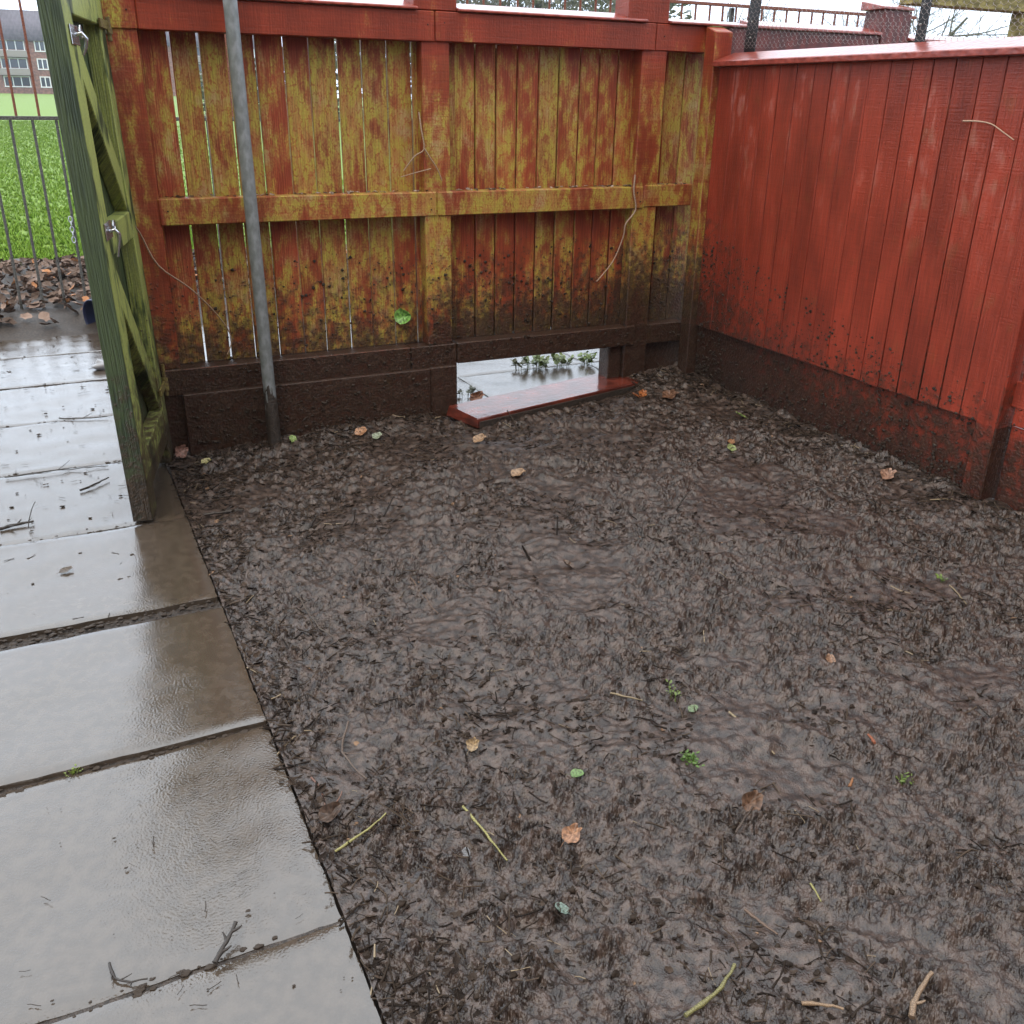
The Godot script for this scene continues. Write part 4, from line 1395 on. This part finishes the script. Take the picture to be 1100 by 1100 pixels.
	twig("root", Y.call(-1.66, 2.36), Y.call(-1.685, 2.60), 0.0032, lin(0.13, 0.09, 0.065), "crooked brown root in the mud near the slabs", 0.22, 2, "root")
	twig("twig", Y.call(-1.808, 2.54), Y.call(-1.803, 2.652), 0.0026, lin(0.20, 0.10, 0.07), "reddish stalk lying along the slab edge", 0.1)
	twig("twig", Y.call(-1.808, 2.684), Y.call(-1.754, 2.622), 0.0024, lin(0.22, 0.11, 0.075), "thin reddish stalk crossing beside the curled leaf", 0.1)
	twig("twig", Y.call(-1.227, 1.634), Y.call(-1.233, 1.917), 0.0022, brown, "long thin brown stalk half way up the bed", 0.06, 1)
	twig("twig", Y.call(-1.612, 1.592), Y.call(-1.568, 1.999), 0.0026, lin(0.10, 0.075, 0.055), "very long brown stalk near the wide slab joint", 0.05, 2)
	twig("twig", Y.call(-0.964, 2.555), Y.call(-0.892, 2.611), 0.003, straw, "short straw twig left of the small leaf sprig", 0.05)
	twig("twig", Y.call(0.487, 2.156), Y.call(0.462, 2.397), 0.0030, lin(0.09, 0.06, 0.045), "long dark stalk near the side fence post", 0.06)
	twig("twig", Y.call(0.372, 2.538), Y.call(0.32, 2.65), 0.0026, straw, "thin pale stalk beside the tiny green shoot", 0.05)
	twig("twig", Y.call(-1.792, 0.784, 0.012), Y.call(-1.646, 0.834, 0.012), 0.0055, dark, "black forked stick by the slab edge near the gate", 0.08, 2)
	twig("stem_stub", Y.call(-1.15, 1.09, -0.005), Y.call(-1.15, 1.09) + Vector3(0.055, 0.085, 0.0), 0.0042, dark, "leaning dark stub over the smooth mud patch", 0.03, 0, "stub")
	twig("stem_stub", Y.call(-0.786, 1.699, -0.005), Y.call(-0.786, 1.699) + Vector3(-0.035, 0.06, 0.0), 0.0055, dark, "stout black stub with frayed leaves at its foot", 0.03, 1, "stub")
	twig("stem_stub", Y.call(-0.622, 1.593, -0.005), Y.call(-0.622, 1.593) + Vector3(0.0, 0.075, 0.0), 0.003, dark, "thin upright black stub beside the stout one", 0.03, 0, "stub")
	twig("stem_stub", Y.call(-0.109, 1.626, -0.005), Y.call(-0.109, 1.626) + Vector3(0.055, 0.06, 0.0), 0.0042, dark, "lone leaning black stub in the middle of the bed", 0.03, 1, "stub")
	twig("stem_stub", Y.call(-1.52, 0.98, -0.005), Y.call(-1.52, 0.98) + Vector3(0.045, 0.07, 0.0), 0.0035, dark, "thin black stub nearest the gate", 0.03, 0, "stub")
	twig("stem_stub", Y.call(-1.44, 1.06, -0.005), Y.call(-1.44, 1.06) + Vector3(0.03, 0.035, 0.0), 0.0055, dark, "short thick black stub near the gate", 0.03, 0, "stub")
	twig("stem_stub", Y.call(-0.21, 0.42, -0.005), Y.call(-0.21, 0.42) + Vector3(-0.05, 0.10, -0.04), 0.0040, lin(0.07, 0.05, 0.035), "thin stalk leaning against the fallen plank", 0.05, 0, "stub")
	twig("splinter", Y.call(-0.481, 3.056), Y.call(-0.46, 3.015), 0.0045, lin(0.36, 0.12, 0.06), "orange-red wood splinter on the open mud", 0.02, 0, "splinter")
	twig("splinter", Y.call(-0.63, 3.13), Y.call(-0.60, 3.11), 0.0040, lin(0.34, 0.15, 0.06), "short orange wood chip beside the green sprig", 0.02, 0, "splinter")
	twig("twig", Y.call(-0.932, 3.33), Y.call(-0.936, 3.37), 0.0025, ygreen, "tiny green stalk below the curled brown leaf", 0.05)
	twig("twig", Y.call(-0.99, 3.15), Y.call(-0.90, 3.10), 0.003, lin(0.08, 0.055, 0.04), "dark stalk trailing from the curled brown leaf", 0.08)
	twig("twig", Y.call(0.80, 1.50), Y.call(0.90, 1.56), 0.0028, straw, "pale straw beside the foot of the side fence", 0.1)
	twig("twig", Y.call(0.84, 2.02), Y.call(0.92, 2.06), 0.0026, straw, "straw bits at the foot of the side post", 0.1, 1)
	# ---------------- leaves on the bed
	leaf("dead_leaf", Y.call(-1.314, 2.974, 0.010), 0.060, 0.045, 0.4, 0.25, 0.3, 0.9, lin(0.33, 0.17, 0.09), "crisp orange-brown leaf alone in the mud ahead of the straight twig", 1)
	leaf("leaf", Y.call(-1.442, 3.158, 0.008), 0.034, 0.026, 1.9, 0.15, 0.1, 0.2, lin(0.15, 0.215, 0.18), "small blue-green leaf in the foreground mud", 2)
	leaf("leaf", Y.call(-1.203, 2.796, 0.008), 0.036, 0.026, -0.5, 0.2, 0.2, 0.1, lin(0.14, 0.24, 0.08), "dark green leaf lying left of the moss tuft", 3)
	leaf("leaf", Y.call(-0.786, 2.703, 0.008), 0.032, 0.024, 0.2, 0.15, 0.15, 0.1, lin(0.15, 0.22, 0.11), "grey-green leaf just above the long straw twig", 4)
	leaf("dead_leaf", Y.call(0.596, 0.286, 0.012), 0.065, 0.05, 0.8, 0.35, 0.35, 0.8, lin(0.42, 0.15, 0.05), "bright orange leaf at the end of the fallen plank", 5)
	leaf("dead_leaf", Y.call(0.539, 0.30, 0.010), 0.055, 0.045, 2.2, 0.3, 0.3, 0.8, lin(0.36, 0.13, 0.05), "orange leaf tucked under the fallen plank corner", 6)
	leaf("dead_leaf", Y.call(0.727, 0.36, 0.012), 0.11, 0.09, 0.2, 0.2, 0.2, 1.0, lin(0.17, 0.09, 0.055), "large wet brown leaf by the corner post foot", 7)
	leaf("dead_leaf", Y.call(0.90, 1.74, 0.014), 0.085, 0.065, 0.3, 0.3, 0.35, 0.9, lin(0.34, 0.20, 0.14), "pinkish brown leaf close to the side fence foot", 8)
	leaf("dead_leaf", Y.call(-0.479, 0.965, 0.010), 0.075, 0.055, 0.1, 0.2, 0.25, 0.6, lin(0.36, 0.24, 0.15), "tan leaf in the mud ahead of the fallen plank", 9)
	leaf("dead_leaf", Y.call(-0.90, 3.087, 0.012), 0.065, 0.05, 0.6, 0.5, 0.5, 0.6, lin(0.16, 0.09, 0.055), "curled dark brown leaf with a trailing stalk", 10)
	leaf("leaf", Y.call(0.513, 1.17, 0.010), 0.055, 0.045, 1.0, 0.3, 0.2, 0.3, lin(0.30, 0.38, 0.16), "pale green leaf in the middle of the far mud", 11)
	leaf("leaf", Y.call(0.847, 0.807, 0.014), 0.06, 0.05, 2.0, 0.35, 0.2, 0.4, lin(0.34, 0.48, 0.14), "bright light green leaf near the side fence", 12)
	leaf("dead_leaf", Y.call(-0.467, 0.509, 0.012), 0.08, 0.055, 0.3, 0.3, 0.3, 0.5, lin(0.38, 0.25, 0.15), "tan leaf just in front of the plank end", 13)
	leaf("dead_leaf", Y.call(-0.945, 0.155, 0.016), 0.065, 0.05, 0.2, 0.5, 0.25, 0.5, lin(0.46, 0.25, 0.14), "peach coloured leaf below the left panel", 14)
	leaf("leaf", Y.call(-0.887, 0.224, 0.012), 0.06, 0.04, 0.5, 0.3, 0.2, 0.2, lin(0.30, 0.36, 0.26), "pale grey-green leaf beside the peach leaf", 15)
	leaf("leaf", Y.call(-1.28, 0.14, 0.018), 0.05, 0.04, 1.3, 0.5, 0.25, 0.2, lin(0.28, 0.40, 0.14), "small green leaf at the foot of the grey pole", 16)
	leaf("dead_leaf", Y.call(-1.782, 0.06, 0.03), 0.08, 0.06, 1.2, 0.9, 0.35, 0.6, lin(0.26, 0.14, 0.11), "pinkish leaf propped beside the open gate", 17)
	leaf("dead_leaf", Y.call(-1.691, 0.198, 0.014), 0.05, 0.04, 0.4, 0.2, 0.2, 0.3, lin(0.45, 0.42, 0.20), "pale yellow leaf between gate and pole", 18)
	leaf("dead_leaf", Y.call(-1.402, 2.601, 0.010), 0.045, 0.035, 0.7, 0.4, 0.35, 0.9, lin(0.34, 0.24, 0.13), "small tan shrivelled leaf above the straight twig", 19)
	leaf("dead_leaf", Y.call(-1.80, 2.69, 0.012), 0.06, 0.04, 0.2, 0.4, 0.6, 0.3, lin(0.08, 0.05, 0.035), "curled dark leaf at the slab edge", 20)
	leaf("dead_leaf", Y.call(-1.556, 2.92, 0.006), 0.028, 0.02, 1.2, 0.1, 0.05, 0.2, lin(0.16, 0.16, 0.165), "grey triangular scrap pressed into the mud", 21)
	leaf("dead_leaf", Y.call(-0.69, 1.80, 0.012), 0.05, 0.04, 2.1, 0.3, 0.4, 0.7, lin(0.12, 0.075, 0.05), "brown leaf in front of the stout black stub", 22)
	leaf("dead_leaf", Y.call(0.60, 1.06, 0.010), 0.045, 0.035, 0.7, 0.2, 0.2, 0.5, lin(0.34, 0.18, 0.09), "small orange-brown leaf left of the bright green leaf", 23)
	leaf("dead_leaf", Y.call(-0.30, 2.70, 0.010), 0.04, 0.03, 0.9, 0.2, 0.3, 0.5, lin(0.26, 0.15, 0.09), "small brown leaf in the mud beyond the orange splinter", 24)
	# ---------------- small plants
	weed("moss_tuft", Y.call(-0.923, 2.895, -0.002), 12, 0.020, lin(0.10, 0.20, 0.03), "small bright green moss tuft in the mud", 31, 0.018)
	weed("weed_sprig", Y.call(-0.50, 3.175, -0.002), 5, 0.022, lin(0.16, 0.24, 0.05), "flattened green sprig beside the orange wood chip", 32, 0.03)
	weed("weed_sprig", Y.call(-0.80, 2.62, -0.002), 4, 0.022, lin(0.15, 0.22, 0.05), "little leafy sprig among dark litter above the straw twig", 33, 0.03)
	weed("weed_sprig", Y.call(0.41, 2.484, -0.002), 3, 0.025, lin(0.20, 0.34, 0.06), "tiny green shoot near the side post", 34, 0.015)
	weed("weed", Vector3(0.50, 0.0, -0.775), 12, 0.085, lin(0.16, 0.22, 0.06), "leafy weed growing in the path joint behind the gap", 35, 0.07)
	weed("weed", Vector3(0.66, 0.0, -0.760), 9, 0.080, lin(0.20, 0.27, 0.07), "pale topped weed in the middle of the path joint", 36, 0.055)
	weed("weed", Vector3(0.84, 0.0, -0.745), 8, 0.080, lin(0.22, 0.32, 0.07), "bright green weed by the end of the gap", 37, 0.045)
	weed("weed", Vector3(0.36, 0.0, -0.775), 4, 0.07, lin(0.10, 0.11, 0.05), "thin dark weed at the other end of the joint", 38, 0.04)
	weed("weed", Vector3(-0.17, 0.0, -0.36), 4, 0.06, lin(0.08, 0.09, 0.04), "small dark weed behind the middle post", 39, 0.04)
	leaf("dead_leaf", Vector3(-0.16, 0.035, -0.22), 0.10, 0.07, 0.4, 0.5, 0.3, 0.6, lin(0.36, 0.15, 0.07), "orange leaf behind the fence gap beside the middle post", 41)
	# ---------------- on the slabs
	twig("debris_stick", Vector3(-2.115, 0.012, 2.99), Vector3(-2.060, 0.035, 2.93), 0.006, dark, "dark broken stick on the nearest slab joint", 0.05, 3, "stick")
	twig("debris_stick", Vector3(-2.30, 0.006, 2.90), Vector3(-2.235, 0.008, 2.97), 0.0028, dark, "thin black stalk tangle on the near slab", 0.3, 3, "stick")
	twig("debris_stick", Vector3(-2.43, 0.008, 0.63), Vector3(-2.39, 0.10, 0.60), 0.0022, dark, "upright dark stalk standing on the slabs left of the gate", 0.1, 1, "stick")
	twig("debris_stick", Vector3(-2.53, 0.010, 0.60), Vector3(-2.41, 0.012, 0.58), 0.007, dark, "black rotten stick lying left of the gate foot", 0.2, 2, "stick")
	twig("debris_stick", Vector3(-2.23, 0.008, 0.30), Vector3(-2.11, 0.014, 0.20), 0.0045, dark, "dark twig on the slab beside the gate", 0.1, 1, "stick")
	twig("debris_stick", Vector3(-2.52, 0.008, 0.02), Vector3(-2.10, 0.012, 0.04), 0.0026, dark, "long thin stalk along the slab joint by the gate", 0.1, 3, "stick")
	twig("debris_stick", Vector3(-2.28, 0.008, -0.80), Vector3(-2.05, 0.012, -0.72), 0.0035, dark, "dark stalk by the far slab joint", 0.12, 2, "stick")
	leaf("dead_leaf", Vector3(-2.31, 0.010, 1.08), 0.05, 0.035, 0.3, 0.1, 0.2, 0.3, lin(0.10, 0.075, 0.055), "dark leaf stuck on the wet slab before the wide joint", 42)
	weed("moss_tuft", Vector3(-2.335, -0.006, 2.25), 6, 0.014, lin(0.20, 0.28, 0.04), "speck of green moss in the slab joint", 43, 0.012)
	# ---------------- on the fences
	var dry := lin(0.44, 0.31, 0.21)
	var vine := func(called: String, pts: Array, r: float, c: Color, label: String) -> void:
		var st: SurfaceTool
		var p2 := []; var r2 := []
		var o0: Vector3 = pts[0]
		for i in pts.size() - 1:
			for k in 4:
				var t := k / 4.0
				var a: Vector3 = pts[maxi(i - 1, 0)]; var b: Vector3 = pts[i]; var c2: Vector3 = pts[i + 1]; var d: Vector3 = pts[mini(i + 2, pts.size() - 1)]
				p2.append(b.cubic_interpolate(c2, a, d, t) - o0); r2.append(r * (1.0 - 0.5 * (i + t) / pts.size()))
		st = tube(p2, r2, 5)
		var o := put(called, st.commit(), mat(c, 0.6, M.barktex))
		o.position = o0
		tag(o, label, "stem")
	vine.call("dry_stem", [Vector3(-1.87, 1.08, 0.10), Vector3(-1.825, 1.017, 0.022), Vector3(-1.768, 0.878, 0.014), Vector3(-1.645, 0.77, 0.012), Vector3(-1.538, 0.638, 0.0), Vector3(-1.488, 0.527, -0.02), Vector3(-1.526, 0.444, 0.0)], 0.0045, dry, "dry bramble stem arching down from the gate over the left panel")
	vine.call("dry_stem", [Vector3(-0.545, 1.50, -0.01), Vector3(-0.54, 1.423, 0.005), Vector3(-0.533, 1.342, 0.014), Vector3(-0.58, 1.31, 0.012), Vector3(-0.642, 1.233, 0.0)], 0.0042, dry, "pale dry root clinging beside the middle post")
	vine.call("dry_stem", [Vector3(-0.535, 1.35, 0.014), Vector3(-0.50, 1.30, 0.016), Vector3(-0.465, 1.251, 0.012), Vector3(-0.44, 1.19, 0.012)], 0.0036, dry, "short dry root crossing the middle post")
	vine.call("dry_stem", [Vector3(-0.50, 1.255, 0.014), Vector3(-0.568, 1.24, 0.01), Vector3(-0.66, 1.215, -0.01)], 0.003, dry, "thin dry tendril left of the middle post")
	vine.call("dry_stem", [Vector3(0.637, 1.21, 0.012), Vector3(0.631, 1.13, 0.018), Vector3(0.65, 1.036, 0.018), Vector3(0.597, 0.967, 0.014), Vector3(0.591, 0.896, 0.004), Vector3(0.542, 0.767, -0.01), Vector3(0.422, 0.651, 0.0)], 0.0052, lin(0.50, 0.36, 0.27), "curved pale stem hanging from the middle rail")
	vine.call("dry_stem", [Vector3(1.028, 1.507, 1.671), Vector3(1.022, 1.508, 1.735), Vector3(1.024, 1.50, 1.801), Vector3(1.024, 1.471, 1.865), Vector3(1.028, 1.444, 1.918)], 0.0034, lin(0.58, 0.38, 0.26), "bent straw stem stuck on the smooth side fence")
	leaf("leaf", Vector3(-0.635, 0.556, -0.058), 0.085, 0.08, 0.4, 1.35, 0.35, 0.2, lin(0.20, 0.44, 0.09), "fresh bright green leaf stuck low on the left panel", 51)
	# debris resting on the middle rail
	var rX := []; var rC := []
	for i in 420:
		var x := rng.randf_range(-1.7, 1.0)
		var dn := 0.9 if x > 0.45 else 0.35
		if rng.randf() > dn: continue
		rX.append(Transform3D(Basis.from_euler(Vector3(rng.randf_range(-0.4, 0.4), rng.randf() * TAU, rng.randf_range(-0.4, 0.4))).scaled(Vector3.ONE * rng.randf_range(0.5, 1.5)), Vector3(x, 1.154, rng.randf_range(-0.065, -0.003))))
		rC.append(Color(0.05, 0.035, 0.025).lerp(Color(0.42, 0.33, 0.27), pow(rng.randf(), 1.6)))
	scatter("rail_litter", fl[0], tinted(0.5), rX, rC, "dead leaf bits resting on the middle rail", "litter")
	# ---------------- behind the gate
	var bucket := base("plastic_bucket", Vector3(-1.775, 0.10, -2.98))
	tag(bucket, "navy blue plastic tub lying on its side behind the gate", "tub")
	var bm := mat(Color(0.10, 0.13, 0.24), 0.35)
	var prof := [[0.0, 0.105], [0.005, 0.115], [0.20, 0.145], [0.205, 0.152], [0.22, 0.152], [0.222, 0.143], [0.20, 0.139], [0.02, 0.108], [0.018, 0.0]]
	var bs := SurfaceTool.new(); bs.begin(Mesh.PRIMITIVE_TRIANGLES)
	for i in prof.size() - 1:
		for k in 28:
			var a0 := TAU * k / 28.0; var a1 := TAU * (k + 1) / 28.0
			var q := []
			for e in [[i, a0], [i + 1, a0], [i + 1, a1], [i, a1]]:
				q.append(Vector3(-prof[e[0]][0], cos(e[1]) * prof[e[0]][1], sin(e[1]) * prof[e[0]][1]))
			for v in [0, 1, 2, 0, 2, 3]: bs.add_vertex(q[v])
	bs.generate_normals()
	put("wall", bs.commit(), bm, bucket)
	bucket.rotation = Vector3(0, 0.5, 0.1)
	var stn := put("stone", cl[2], mat(lin(0.22, 0.22, 0.23), 0.4))
	stn.position = Vector3(-1.985, 0.02, -1.77)
	stn.scale = Vector3(0.15, 0.07, 0.11)
	tag(stn, "flat grey stone on the path behind the gate", "stone")
